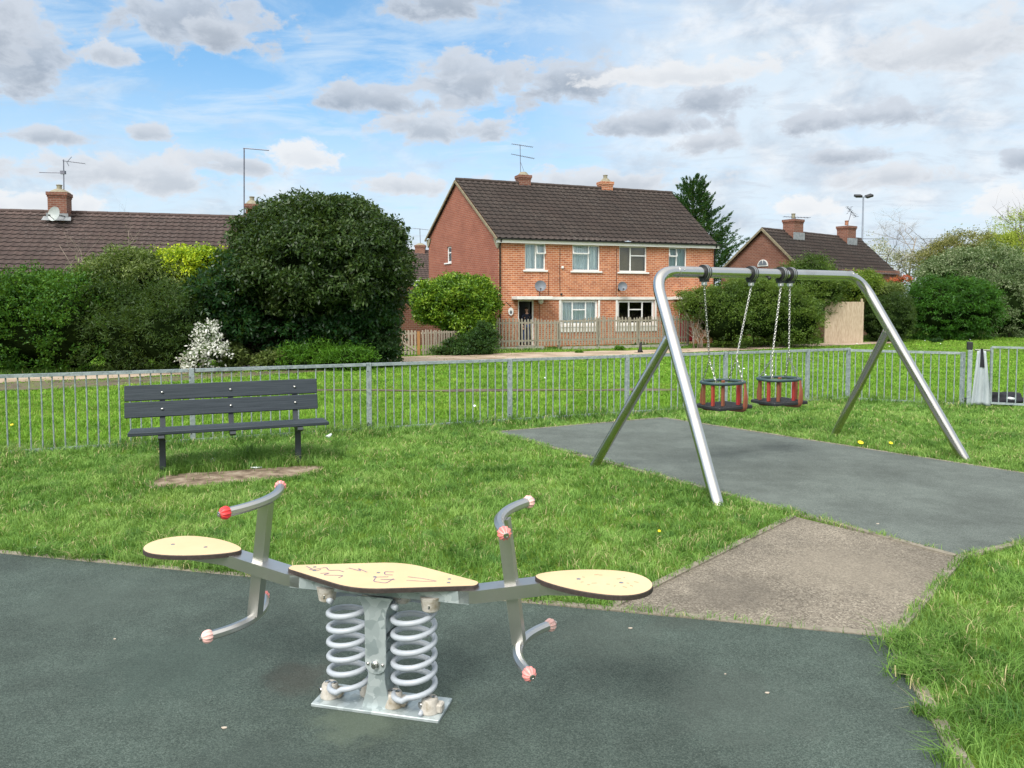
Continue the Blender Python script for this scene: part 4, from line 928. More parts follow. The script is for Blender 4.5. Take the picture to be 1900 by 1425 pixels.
# ------------------------------------------------------------------ foliage
def leaf_cards(C, N, L, W, rg, droop=.2, out=.6, rnd=.8, fold=.12):
    n = len(C); d = N*out+rg.normal(0, rnd, (n, 3)); d[:, 2] -= droop; d /= np.linalg.norm(d, axis=1)[:, None]
    s = np.cross(d, rg.normal(0, 1, (n, 3))); s /= np.linalg.norm(s, axis=1)[:, None]+1e-9; u = np.cross(s, d)
    L = L*rg.uniform(.6, 1.35, n)[:, None]; W = W*rg.uniform(.7, 1.3, n)[:, None]
    V = np.empty((n, 4, 3)); V[:, 0] = C-d*L*.5; V[:, 1] = C+s*W*.5+u*W*fold; V[:, 2] = C+d*L*.5; V[:, 3] = C-s*W*.5+u*W*fold
    return V.reshape(-1, 3)
def sph(n, rg): v = rg.normal(0, 1, (n, 3)); return v/np.linalg.norm(v, axis=1)[:, None]
def foliage(name, lobes, n, leaf, mt, parent, seed=1, cl_r=.28, per=45, droop=.2, out=.6, zmin=None, core=.74, squash=.7, spray=0., rnd=.8, cut=None, gap=0., lump=.16):
    """leaf-sized faces gathered into clumps over the shell of several overlapping lobes"""
    rg = np.random.default_rng(seed); lobes = [(np.array(c, float), np.array(r, float)) for c, r in lobes]
    area = np.array([(r[0]*r[1]+r[1]*r[2]+r[0]*r[2]) for c, r in lobes]); area /= area.sum(); ncl = max(4, n//per)
    C, N = [], []
    for (c, r), a in zip(lobes, area):
        k = int(ncl*a*1.5)+1; d = sph(k, rg); d[:, 2] = np.abs(d[:, 2])*np.where(rg.random(k) < .72, 1, -1)
        wob = 1+lump*np.sin(d@rg.normal(0, 3.5, 3)+rg.random()*6)+lump*.7*np.sin(d@rg.normal(0, 6.5, 3)+rg.random()*6)
        sh = rg.uniform(.80, 1.03, k)*wob; C.append(c+d*r*sh[:, None]); q = d/r; N.append(q/np.linalg.norm(q, axis=1)[:, None])
    C = np.concatenate(C); N = np.concatenate(N); keep = np.ones(len(C), bool)
    for c, r in lobes: keep &= (((C-c)/r)**2).sum(1) > .55
    if zmin is not None: keep &= C[:, 2] > zmin
    if cut is not None: keep &= cut(C)
    if gap: keep &= vnoise(C[:, 0]+C[:, 1]*.7, C[:, 2]+C[:, 1]*.3, 1.4, seed) > gap
    C, N = C[keep], N[keep]; k = per; rad = cl_r*rg.uniform(.55, 1.35, len(C))
    J = sph(len(C)*k, rg)*(rg.random(len(C)*k)**.45)[:, None]*np.repeat(rad, k)[:, None]; J[:, 2] *= squash
    Nn = np.repeat(N, k, 0)
    if spray: J += Nn*np.repeat(rad, k)[:, None]*spray*rg.random(len(Nn))[:, None]
    PC = np.repeat(C, k, 0)+J; Jn = J/(np.linalg.norm(J, axis=1)[:, None]+1e-6)
    if zmin is not None: q = PC[:, 2] > zmin-.02; PC, Nn, Jn = PC[q], Nn[q], Jn[q]
    V = leaf_cards(PC, Nn*.4+Jn*.6, leaf[0], leaf[1], rg, droop, out, rnd); nq = len(PC); F = (np.arange(nq)[:, None]*4+np.arange(4))
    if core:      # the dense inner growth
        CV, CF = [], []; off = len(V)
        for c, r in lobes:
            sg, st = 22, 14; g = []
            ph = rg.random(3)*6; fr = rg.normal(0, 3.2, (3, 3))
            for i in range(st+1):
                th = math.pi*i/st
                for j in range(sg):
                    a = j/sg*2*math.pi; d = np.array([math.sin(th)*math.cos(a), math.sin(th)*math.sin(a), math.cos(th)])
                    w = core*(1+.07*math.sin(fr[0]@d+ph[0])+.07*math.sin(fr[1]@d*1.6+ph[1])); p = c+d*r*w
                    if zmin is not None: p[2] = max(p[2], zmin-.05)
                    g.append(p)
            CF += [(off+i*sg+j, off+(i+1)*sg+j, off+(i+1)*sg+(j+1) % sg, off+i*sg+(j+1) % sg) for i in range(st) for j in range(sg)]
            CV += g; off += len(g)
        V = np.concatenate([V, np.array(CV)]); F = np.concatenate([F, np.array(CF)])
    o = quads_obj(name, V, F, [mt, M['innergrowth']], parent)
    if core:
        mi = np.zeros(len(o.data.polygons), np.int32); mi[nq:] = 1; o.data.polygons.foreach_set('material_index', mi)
    return o
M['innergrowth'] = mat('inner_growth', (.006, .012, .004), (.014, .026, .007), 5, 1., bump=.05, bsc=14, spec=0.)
def limbs(name, base, top, r, parent, seed=1, n=7, spread=.9, mt='bark', levels=2, up=.5, kink=.12, lenf=.45):
    rg = random.Random(seed); m = MB()
    def br(a, b, r0, lev):
        a = np.array(a, float); b = np.array(b, float); k = 5; L = np.linalg.norm(b-a); pth = [a+(b-a)*i/k+np.array([rg.gauss(0, 1), rg.gauss(0, 1), rg.gauss(0, .6)])*L*kink*.3*(0 < i < k) for i in range(k+1)]
        m.tube(pth, r0, 6 if lev < 2 else 4, scale=[1-.75*i/k for i in range(k+1)])
        if lev < levels:
            for q in range(n if lev == 0 else max(2, n-2)):
                f = rg.uniform(.3, 1) if lev else rg.uniform(.25, 1.); i = min(k-1, int(f*k)); p = pth[i]+(pth[i+1]-pth[i])*(f*k-i)
                d = (b-a)/L; v = np.array([rg.gauss(0, 1), rg.gauss(0, 1), rg.gauss(up, .5)]); v /= np.linalg.norm(v); v = d*.45+v*spread; v /= np.linalg.norm(v)
                br(p, p+v*L*lenf*rg.uniform(.7, 1.3), r0*(1-.7*f)*.6, lev+1)
    br(base, top, r, 0); return m.build(name, M[mt], parent, True)
def zt(p): return np.array([p[0], p[1], float(terrain(p[0], p[1]))])
def lobe(u, v, ru, rv, d, depth=None):     # ellipsoid seen at pixel (u, v) with pixel radii, at distance d
    return (u, v, ru, rv, d, depth)
def lobe3(L, k):
    u, v, ru, rv, d, depth = L; d = d*k; return (P(u, v, d), (ru*d/FPX, (depth or ru*d/FPX*.8), rv*d/FPX))
VB = {11: 692, 12: 690, 13: 685, 14: 685, 15: 687, 16: 693, 17: 685, 18: 687, 19: 682, 20: 683, 21: 681, 22: 686, 23: 655, 24: 660, 25: 646, 26: 636, 27: 633, 28: 647, 29: 636, 30: 631, 31: 627}
DF = {32: 50, 33: 54, 34: 56, 35: 52, 36: 56, 37: 42, 38: 41}
def plant(name, label, cat, d, lobes, n, leaf, mt, seed, trunk=None, group=None, part='foliage', tn=6, **k):
    if len(lobes[0]) == 6:      # stand the plant where its foot meets the ground
        k0 = G(lobes[0][0], VB[seed])[1]/d if seed in VB else DF.get(seed, d)/d; lobes = [lobe3(L, k0) for L in lobes]
    c = np.mean([l[0] for l in lobes], 0); t = thing(name, label, cat, zt(c), 0, group)
    zb = float(terrain(c[0], c[1])); core0 = k.get('core', 1) > .5
    foliage(part, lobes, n, leaf, mt, t, seed, zmin=k.pop('zmin', zb), **k)
    if trunk: limbs('trunk' if part == 'crown' else 'stem', zt(c)-np.array([0, 0, .05]), c+np.array([0, 0, (max(l[0][2]+l[1][2] for l in lobes)-c[2])*(.2 if part == 'crown' and core0 else .6)]), trunk, t, seed, n=tn, lenf=.3 if core0 else .45)
    return t
LM = dict(
 hedge=leaf_mat('hedge_leaf', [(.015, .056, .006), (.030, .104, .010), (.061, .164, .015), (.121, .259, .026)]),
 yew=leaf_mat('dark_yew_leaf', [(.018, .046, .010), (.035, .076, .014), (.071, .116, .025)]),
 mottled=leaf_mat('olive_shrub_leaf', [(.043, .073, .018), (.107, .156, .036), (.240, .300, .096)]),
 yellow=leaf_mat('yellow_green_leaf', [(.081, .189, .016), (.324, .459, .020), (.702, .756, .027)]),
 laurel=leaf_mat('glossy_dark_leaf', [(.006, .026, .009), (.013, .050, .015), (.04, .105, .028)], rough=.32),
 oak=leaf_mat('evergreen_oak_leaf', [(.008, .022, .006), (.020, .046, .011), (.042, .082, .018), (.095, .135, .038)], sc=.9, rough=.42, trans=.15),
 bright=leaf_mat('bright_laurel_leaf', [(.021, .061, .007), (.066, .156, .011), (.172, .303, .021), (.344, .459, .049)], rough=.42, posw=.4, sc=2.2),
 flower=leaf_mat('white_blossom_leaf', [(.03, .07, .02), (.06, .11, .03), (.10, .15, .04)], tips=(.93, .93, .9), tipf=.62),
 fewflower=leaf_mat('dark_leaf_few_flowers', [(.014, .042, .014), (.030, .078, .024), (.060, .120, .036)], tips=(.8, .8, .78), tipf=.012),
 purple=leaf_mat('purple_twig_leaf', [(.03, .014, .016), (.06, .028, .028), (.05, .045, .02)]),
 juniper=leaf_mat('juniper_spray', [(.026, .086, .007), (.069, .190, .013), (.138, .311, .026)]),
 conifer=leaf_mat('conifer_spray', [(.008, .035, .011), (.020, .071, .020), (.051, .121, .031)]),
 thuja=leaf_mat('green_thuja_spray', [(.012, .050, .007), (.029, .109, .010), (.067, .201, .017)]),
 variegated=leaf_mat('variegated_leaf', [(.050, .100, .036), (.124, .186, .074), (.423, .472, .298)]),
 willow=leaf_mat('spring_willow_leaf', [(.22, .30, .03), (.38, .46, .06), (.52, .58, .12)], trans=.4),
 blossom=leaf_mat('pale_blossom', [(.22, .24, .12), (.40, .40, .30), (.62, .60, .52)], trans=.3),
 brown=leaf_mat('bronze_leaf', [(.10, .11, .03), (.22, .21, .07), (.36, .36, .13)]),
 redleaf=leaf_mat('red_shoot_leaf', [(.30, .06, .03), (.50, .10, .05), (.30, .22, .06)]),
 ivy=leaf_mat('ivy_leaf', [(.012, .039, .010), (.029, .078, .017), (.068, .146, .029)]),
 olive=leaf_mat('olive_hedge_leaf', [(.021, .047, .008), (.048, .098, .014), (.098, .167, .021), (.176, .244, .044)], posw=.5, sc=.6),
)
def build_plants():
    pl = plant
    # left garden hedge, clipped shrubs and trees
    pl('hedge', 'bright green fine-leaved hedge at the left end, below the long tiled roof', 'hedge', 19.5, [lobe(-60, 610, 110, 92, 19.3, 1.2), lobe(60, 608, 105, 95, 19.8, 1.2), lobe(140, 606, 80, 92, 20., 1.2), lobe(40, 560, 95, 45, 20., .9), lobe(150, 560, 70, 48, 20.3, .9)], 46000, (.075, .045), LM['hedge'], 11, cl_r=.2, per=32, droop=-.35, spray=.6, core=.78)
    pl('yew_bush', 'dark feathery evergreen bush between the bright hedge and the white blossom', 'bush', 20, [lobe(240, 612, 85, 85, 20.2, 1.1), lobe(310, 622, 62, 75, 20.0, 1.), lobe(215, 565, 60, 50, 20.6, 1.)], 30000, (.11, .022), LM['yew'], 12, cl_r=.26, per=40, droop=.1, spray=.9, core=.78)
    pl('shrub', 'olive mottled shrub with bare twigs in front of the left tiled roof', 'shrub', 21.5, [lobe(240, 510, 75, 52, 21.8, 1.2), lobe(200, 540, 55, 45, 21.6, 1.), lobe(290, 530, 60, 50, 21.5, 1.)], 14000, (.12, .04), LM['mottled'], 13, trunk=.05, cl_r=.3, per=32, spray=.4)
    pl('shrub', 'yellow-leaved shrub glowing beside the round evergreen tree', 'shrub', 21.3, [lobe(338, 488, 38, 20, 21.6, .6), lobe(390, 486, 28, 18, 21.7, .6), lobe(350, 512, 40, 18, 21.5, .6)], 9000, (.075, .05), LM['yellow'], 14, trunk=.04, cl_r=.22, per=30, core=.7, spray=.6, droop=-.2)
    pl('laurel', 'glossy dark blue-green laurel under the yellow shrub', 'shrub', 20.5, [lobe(400, 560, 65, 55, 20.8, 1.1), lobe(455, 545, 60, 70, 21.2, 1.1), lobe(430, 595, 55, 40, 20.8, 1.)], 20000, (.13, .05), LM['laurel'], 15, trunk=.05, cl_r=.26, per=30, droop=.5)
    pl('shrub', 'small shrub with masses of white blossom before the dark hedge', 'shrub', 19., [lobe(384, 628, 17, 25, 19.2, .35), lobe(396, 655, 21, 22, 19.0, .35), lobe(362, 668, 18, 14, 18.9, .3)], 2600, (.085, .05), LM['flower'], 16, cl_r=.16, per=22, core=.6, spray=.8, droop=-.1)
    pl('shrub', 'purple-brown twiggy shrub in the gap below the evergreens', 'shrub', 20.2, [lobe(445, 632, 48, 46, 20.9, .7), lobe(490, 640, 36, 42, 20.9, .7)], 11000, (.09, .03), LM['purple'], 17, cl_r=.26, per=30, core=.8)
    pl('shrub', 'low spotted laurel beside the white blossom shrub', 'shrub', 20., [lobe(432, 662, 20, 22, 19.8, .4), lobe(505, 668, 34, 14, 19.9, .4)], 5000, (.10, .045), LM['mottled'], 18, cl_r=.18, per=26)
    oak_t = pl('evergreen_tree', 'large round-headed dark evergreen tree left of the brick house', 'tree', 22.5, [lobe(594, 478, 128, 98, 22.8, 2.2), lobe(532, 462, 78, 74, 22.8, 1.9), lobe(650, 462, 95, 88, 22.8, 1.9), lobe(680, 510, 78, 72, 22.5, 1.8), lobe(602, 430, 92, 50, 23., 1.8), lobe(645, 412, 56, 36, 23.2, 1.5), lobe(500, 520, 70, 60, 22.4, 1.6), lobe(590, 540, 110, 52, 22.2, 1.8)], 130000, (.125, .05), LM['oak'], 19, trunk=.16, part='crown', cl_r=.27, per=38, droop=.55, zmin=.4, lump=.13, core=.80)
    to = oak_t; rb = random.Random(8)
    for i in range(9):
        a = P(600+rb.uniform(-70, 80), 560+rb.uniform(-40, 30), 21.6); b = P(600+rb.uniform(-110, 120), 470+rb.uniform(-60, 50), 21.1+rb.uniform(0, .5)); limbs('branch', a, b, .020, to, 200+i, n=4, mt='twig', levels=1, spread=.6, kink=.10)
    pl('laurel', 'tall dark laurel filling the shade under the round evergreen tree', 'shrub', 21.2, [lobe(560, 620, 80, 70, 21.6, 1.2), lobe(640, 612, 75, 70, 21.4, 1.3), lobe(690, 600, 52, 80, 21.6, 1.2), lobe(500, 590, 55, 50, 21.6, 1.1)], 34000, (.12, .05), LM['laurel'], 20, trunk=.07, cl_r=.24, per=32, droop=.45)
    pl('shrub', 'dark leafy bush dotted with tiny white flowers at the gate', 'shrub', 20.8, [lobe(690, 650, 50, 42, 20.6, .8), lobe(660, 655, 40, 34, 20.4, .7)], 14000, (.07, .04), LM['fewflower'], 21, cl_r=.18, per=30)
    pl('juniper', 'low bright green juniper spreading beside the dirt path', 'shrub', 20., [lobe(590, 665, 60, 22, 19.9, .6), lobe(640, 668, 48, 22, 19.7, .6), lobe(560, 672, 50, 16, 19.7, .5)], 9000, (.12, .022), LM['juniper'], 22, cl_r=.2, per=30, spray=.9, droop=.1)
    # bare twigs rising before the left roof
    t = thing('bare_shrub', 'leafless twiggy shrub standing out against the left tiled roof', 'shrub', zt(P(160, 560, 23.4)))
    for i, (u, v, u2, v2) in enumerate(((165, 600, 110, 455), (165, 600, 150, 465), (230, 560, 238, 428), (170, 600, 190, 480))): limbs('branch', P(u, v, 23.4), P(u2, v2, 23.5), .022, t, 40+i, n=6, mt='twig', levels=2, spread=.7)
    # in front of the house
    pl('laurel_bush', 'big rounded bright yellow-green laurel bush in front of the brick gable', 'bush', 26, [lobe(845, 565, 70, 50, 26.8, 1.5), lobe(798, 562, 33, 38, 26.8, 1.1), lobe(888, 568, 34, 50, 26.8, 1.2), lobe(872, 600, 46, 30, 26.6, 1.2)], 42000, (.12, .06), LM['bright'], 23, trunk=.07, cl_r=.26, per=30, droop=-.05, lump=.07)
    pl('ivy', 'low dark ivy mound at the foot of the rounded laurel', 'ivy', 25.5, [lobe(875, 642, 46, 18, 25.9, .5), lobe(840, 652, 40, 9, 25.6, .4), lobe(898, 628, 26, 26, 26.2, .5)], 12000, (.07, .05), LM['ivy'], 24, cl_r=.16, per=26, core=.85)
    # right-hand garden
    pl('hedge', 'broad olive-green hedge behind the two toddler swings', 'hedge', 26, [lobe(1345, 588, 60, 52, 26., 1.3), lobe(1400, 580, 70, 56, 26.4, 1.5), lobe(1450, 590, 60, 58, 26.5, 1.3), lobe(1484, 600, 34, 44, 26.8, 1.), lobe(1400, 545, 55, 30, 27.4, 1.2), lobe(1330, 570, 40, 28, 26.8, 1.)], 60000, (.085, .04), LM['olive'], 25, trunk=.05, cl_r=.26, per=34, spray=.5, core=.78)
    pl('shrub', 'tall green shrub rising above the olive hedge against the far bungalow', 'shrub', 31, [lobe(1500, 508, 46, 26, 31.5, .9), lobe(1462, 530, 44, 28, 31.3, .9), lobe(1530, 535, 34, 30, 31., .9), lobe(1500, 560, 50, 34, 31., .9)], 18000, (.11, .04), LM['olive'], 26, trunk=.06, cl_r=.32, per=32, spray=.5)
    pl('shrub', 'yellow-green shrub over the pale board fence', 'shrub', 30, [lobe(1580, 535, 30, 26, 29.5, .6), lobe(1606, 530, 24, 24, 30, .6), lobe(1550, 545, 20, 18, 29.6, .5)], 14000, (.10, .04), leaf_mat('lime_leaf', [(.05, .10, .01), (.13, .21, .02), (.30, .38, .04)]), 27, cl_r=.28, per=30, spray=.5)
    t = thing('bare_shrub', 'tangle of dead brown stems between the picket fence and the olive hedge', 'shrub', zt(P(1298, 640, 33.)))
    for i in range(9):
        a = zt(P(1290+random.uniform(-8, 30), 640, 33.)); b = P(1262+i*8+random.uniform(-6, 6), 560+random.uniform(0, 35), 33.+random.uniform(-.3, .3)); limbs('branch', a, b, .028, t, 60+i, n=6, mt='twig', levels=2, spread=.8)
    pl('shrub', 'sparse green shrub growing over the dead stems beside the olive hedge', 'shrub', 25.8, [lobe(1305, 562, 42, 24, 25.9, .7), lobe(1285, 575, 24, 18, 25.8, .5)], 7000, (.09, .04), LM['olive'], 28, cl_r=.22, per=28, core=.5, spray=.6)
    pl('hedge', 'dark domed clipped hedge right of the pale board fence', 'hedge', 27.5, [lobe(1652, 592, 40, 48, 28.2, 1.2), lobe(1628, 594, 26, 42, 28.2, 1.1), lobe(1664, 582, 28, 40, 28.3, 1.)], 26000, (.07, .03), LM['yew'], 29, cl_r=.18, per=32, lump=.04, core=.82)
    pl('hedge', 'deep green layered conifer hedge left of the variegated bush', 'hedge', 29, [lobe(1735, 575, 42, 52, 29.2, 1.2), lobe(1775, 574, 48, 54, 29.4, 1.3), lobe(1812, 576, 34, 50, 29.6, 1.2)], 40000, (.14, .045), LM['thuja'], 30, cl_r=.30, per=36, spray=1.0, droop=.45, squash=.4, core=.78)
    pl('bush', 'tall grey-green variegated bush at the right edge', 'bush', 28.5, [lobe(1870, 560, 44, 72, 29., 1.3), lobe(1905, 555, 50, 82, 29., 1.3), lobe(1845, 590, 26, 42, 28.9, .9)], 30000, (.11, .045), LM['variegated'], 31, trunk=.06, cl_r=.28, per=32)
    pl('hedge', 'leafy dark hedge continuing past the right edge of the variegated bush', 'hedge', 29, [lobe(1990, 575, 60, 55, 29, 1.3), lobe(2080, 578, 60, 52, 29, 1.3), lobe(2170, 575, 60, 55, 29, 1.3)], 14000, (.13, .06), LM['hedge'], 101, cl_r=.3, per=30)
    pl('hedge', 'leafy hedge continuing past the left end of the bright green hedge', 'hedge', 22, [lobe(-190, 612, 80, 85, 22, 1.3), lobe(-320, 612, 80, 85, 22, 1.3)], 12000, (.12, .055), LM['hedge'], 102, cl_r=.3, per=30)
    # background trees
    pl('tree', 'grey-green mixed tree crowning the right-hand hedges', 'tree', 38, [lobe(1800, 505, 56, 36, 38, 1.8), lobe(1745, 512, 38, 28, 38, 1.5), lobe(1850, 495, 36, 36, 38, 1.5)], 24000, (.14, .06), LM['variegated'], 32, trunk=.1, part='crown', cl_r=.42, per=30, gap=.22, core=.7, spray=.5)
    pl('tree', 'bronze-leaved tree behind the variegated bush', 'tree', 42, [lobe(1790, 470, 46, 34, 42, 1.6), lobe(1755, 480, 32, 30, 42, 1.4), lobe(1730, 490, 26, 32, 42, 1.2)], 11000, (.15, .06), LM['brown'], 33, trunk=.1, part='crown', cl_r=.42, per=24, gap=.3, core=.5, spray=.8)
    pl('tree', 'lime-green tree in new leaf near the right edge', 'tree', 44, [lobe(1850, 470, 34, 34, 43, 1.5), lobe(1878, 470, 30, 40, 43, 1.5)], 9000, (.16, .07), LM['willow'], 34, trunk=.1, part='crown', cl_r=.45, per=24, gap=.25, core=.5)
    pl('willow_tree', 'tall thin-leaved willow with yellow-green shoots at the right edge', 'tree', 40, [lobe(1890, 430, 40, 34, 40, 1.5), lobe(1915, 445, 46, 50, 40, 1.6), lobe(1875, 460, 26, 34, 40, 1.2)], 8000, (.14, .045), LM['willow'], 35, trunk=.12, part='crown', cl_r=.5, per=20, gap=.25, core=0, spray=.9, tn=9)
    pl('tree', 'white-blossomed thin tree beside the far bungalow roof', 'tree', 46, [lobe(1635, 490, 30, 34, 46, 1.4), lobe(1660, 500, 34, 28, 46, 1.4), lobe(1690, 500, 26, 30, 46, 1.4), lobe(1618, 470, 18, 28, 46, 1.)], 4200, (.15, .07), LM['blossom'], 36, trunk=.10, part='crown', cl_r=.5, per=16, core=0, gap=.25, spray=.7, tn=9)
    t = thing('bare_tree', 'leafless spreading tree against the sky right of the far bungalow', 'tree', zt(P(1690, 560, 57)))
    limbs('trunk', zt(P(1680, 560, 57)), P(1700, 440, 57), .12, t, 5, n=12, mt='twig', levels=3, spread=.9)
    pl('tree', 'reddish new growth on a small tree by the far bungalow', 'tree', 36, [lobe(1672, 519, 14, 7, 36, .4), lobe(1655, 524, 10, 6, 36, .4)], 500, (.11, .05), LM['redleaf'], 37, trunk=.04, cl_r=.26, per=20, core=.4)
    pl('shrub', 'loose green shrub below the far bungalow eaves', 'shrub', 35, [lobe(1640, 540, 40, 14, 35, .7), lobe(1606, 535, 22, 14, 35, .6)], 8000, (.11, .045), LM['mottled'], 38, cl_r=.3, per=26)
    # unseen hedge added behind the photographer to darken steel and glass reflections
    pl('hedge', 'unseen dark hedge added behind the photographer to darken reflections', 'hedge', 14, [(np.array([x, -13.+random.uniform(-1, 1), 1.6]), (4.4, 1.6, 3.2+random.uniform(-.6, .9))) for x in range(-32, 33, 6)], 16000, (.5, .3), LM['hedge'], 97, cl_r=.8, per=14)
    # conifer behind the house
    t = thing('conifer_tree', 'dark jagged conifer behind the right end of the brick house', 'tree', zt(P(1290, 560, 52)))
    rg = np.random.default_rng(50); top = P(1285, 332, 52); VV = []; c0 = top.copy()
    nb = 620
    for i in range(nb):
        f = rg.random()**.75; z = top[2]-f*8.6; Rr = (.7+f*4.3)*rg.uniform(.5, 1.12); a = rg.random()*6.283; n = 58
        tip = np.array([c0[0]+.6*f+math.cos(a)*Rr, c0[1]+math.sin(a)*Rr, z+.35*Rr*.4+.25*rg.random()]); st = np.array([c0[0]+.6*f+math.cos(a)*Rr*.35, c0[1]+math.sin(a)*Rr*.35, z-.25]); q = rg.random(n)**.7
        pt = st+(tip-st)*q[:, None]+rg.normal(0, .10, (n, 3))*(1.3-q[:, None]); pt[:, 2] += .25*q**2
        dd = np.tile((tip-st)/np.linalg.norm(tip-st), (n, 1)); VV.append(leaf_cards(pt, dd, .26, .06, rg, -.25, 1.1, .45))
    V = np.concatenate(VV); quads_obj('crown', V, (np.arange(len(V)//4)[:, None]*4+np.arange(4)), LM['conifer'], t)
    m = MB(); m.tube([zt(c0)+[.5, 0, 0], c0-np.array([0, 0, .5])], .28, 8, scale=[1, .15]); m.build('trunk', M['bark'], t, True)
    # small weeds and low plants
    for i, (u, v, s, lab, mk) in enumerate(((1150, 646, .16, 'small green weed by the concrete board below the picket fence', 'juniper'), (1190, 640, .22, 'leafy green weed clump behind the black cat', 'juniper'), (1075, 652, .10, 'small weed with a yellow flower on the dirt path edge', 'juniper'), (1578, 626, .3, 'low green plants at the foot of the pale board fence', 'juniper'), (1555, 622, .22, 'small leafy plant against the pale board fence', 'juniper'), (1740, 632, .22, 'small blue-green plant in front of the conifer hedge', 'laurel'))):
        p = G(u, v+4); t = thing('weed', lab, 'plant', p); foliage('foliage', [(p+np.array([0, .1, s*.35]), (s*1.3, s, s*.6))], 700, (.07, .035), LM[mk], t, 70+i, cl_r=s*.4, per=14, core=0, droop=-.5, zmin=p[2])
    # rank grass at hedge feet
    rg = np.random.default_rng(90); X, Y = [], []
    for (u0, v0, u1, v1, n, s) in ((-40, 694, 340, 688, 9000, .22), (400, 684, 690, 676, 6000, .22), (690, 668, 930, 652, 2500, .15), (930, 652, 1280, 640, 5000, .18), (1280, 646, 1540, 636, 5000, .2), (1540, 630, 1900, 624, 9000, .35), (1190, 644, 1240, 641, 1600, .2)):
        a, b = G(u0, v0), G(u1, v1); f = rg.random(n); X.append(a[0]+(b[0]-a[0])*f+rg.normal(0, s, n)); Y.append(a[1]+(b[1]-a[1])*f+rg.normal(0, s, n)+.15)
    x, y = np.concatenate(X), np.concatenate(Y); k = ~inside(DIRTP, x, y); x, y = x[k], y[k]; n = len(x)
    tag(blades('rough_grass', x, y, rg.uniform(.05, .16, n), rg.uniform(.02, .035, n), M['grass'], 91, .9), 'rough grass and weeds along the foot of the hedges', 'grass')
build_plants()

# ------------------------------------------------------------------ houses
def wall(parent, Mw, L, z0, z1, holes=(), mt=None, gable=None, rev=.10, name='wall', shell=.22):
    """brick wall in frame Mw; holes are (s0, s1, z0, z1); gable is a list of extra (s, z) points above z1"""
    xs = sorted({0., L}|{h[i] for h in holes for i in (0, 1)}); zs = sorted({z0, z1}|{h[i] for h in holes for i in (2, 3)})
    V, F, UV = [], [], []
    def quad(pts, uv): n = len(V); V.extend(pts); F.append(tuple(range(n, n+len(pts)))); UV.extend(uv)
    for i in range(len(xs)-1):
        for j in range(len(zs)-1):
            cx, cz = (xs[i]+xs[i+1])/2, (zs[j]+zs[j+1])/2
            if any(h[0] < cx < h[1] and h[2] < cz < h[3] for h in holes): continue
            c = [(xs[i], zs[j]), (xs[i+1], zs[j]), (xs[i+1], zs[j+1]), (xs[i], zs[j+1])]; quad([(x, 0, z) for x, z in c], c)
    for (a, b, c, d) in holes:
        for p in (((a, 0, c), (a, rev, c), (a, rev, d), (a, 0, d)), ((b, 0, d), (b, rev, d), (b, rev, c), (b, 0, c)), ((a, 0, d), (a, rev, d), (b, rev, d), (b, 0, d)), ((a, 0, c), (b, 0, c), (b, rev, c), (a, rev, c))):
            quad(list(p), [(q[0]+q[1], q[2]) for q in p])
    if gable: c = [(0., z1), (L, z1)]+gable[::-1]; quad([(x, 0, z) for x, z in c], c)
    m = MB(Mw); m.add(np.array(V), F); m.UV = UV; return m.build(name, mt, parent)
def roof_slope(name, A, B, C, D, mt, parent, tile=.30, gauge=.34, roll=.034, lip=.042):
    A, B, C, D = (np.array(p, float) for p in (A, B, C, D)); W = max(np.linalg.norm(B-A), np.linalg.norm(C-D)); H = (np.linalg.norm(D-A)+np.linalg.norm(C-B))/2
    nc = int(W/tile)*8; nr = max(2, round(H/gauge)); nrm = np.cross(B-A, D-A); nrm /= np.linalg.norm(nrm)
    if nrm[2] < 0: nrm = -nrm
    s = np.linspace(0, 1, nc+1); ph = (s*W/tile) % 1; pr = np.where(ph < .5, np.sin(ph*2*math.pi)**.8 if False else np.abs(np.sin(ph*2*math.pi))**.7, .12*np.abs(np.sin(ph*2*math.pi)))*roll
    rows, tv = [], []
    for k in range(nr):
        j = (k % 2)*.0
        for t, dz in ((k/nr, lip), ((k+1)/nr, 0.)):
            base = (A+(B-A)*s[:, None])*(1-t)+(D+(C-D)*s[:, None])*t; rows.append(base+nrm*(pr+dz+.004*math.sin(k*12.9))[:, None]); tv.append(t*H)
    V = np.concatenate(rows); n = nc+1; i, j = np.meshgrid(np.arange(len(rows)-1), np.arange(nc), indexing='ij'); a = (i*n+j).ravel(); F = np.stack([a, a+1, a+n+1, a+n], 1)
    o = quads_obj(name, V, F, [mt, M['lipshade']], parent); me = o.data; me.polygons.foreach_set('material_index', ((i.ravel() % 2) == 1).astype(np.int32)); uv = me.uv_layers.new(name='UVMap'); S = np.tile(s*W, len(rows)); T = np.repeat(np.array(tv), n)
    idx = np.empty(len(me.loops), np.int32); me.loops.foreach_get('vertex_index', idx); uv.data.foreach_set('uv', np.stack([S[idx], T[idx]], 1).ravel()); return o
def ridge_line(parent, a, b, mt, r=.09):
    m = MB(); a = np.array(a, float); b = np.array(b, float); L = np.linalg.norm(b-a); n = int(L/.42); d = (b-a)/L
    for i in range(n): m.tube([a+d*(L*i/n), a+d*(L*(i+1)/n-.01)], r*(1+.06*(i % 2)), 10)
    return m.build('ridge_tiles', mt, parent, True, 50)
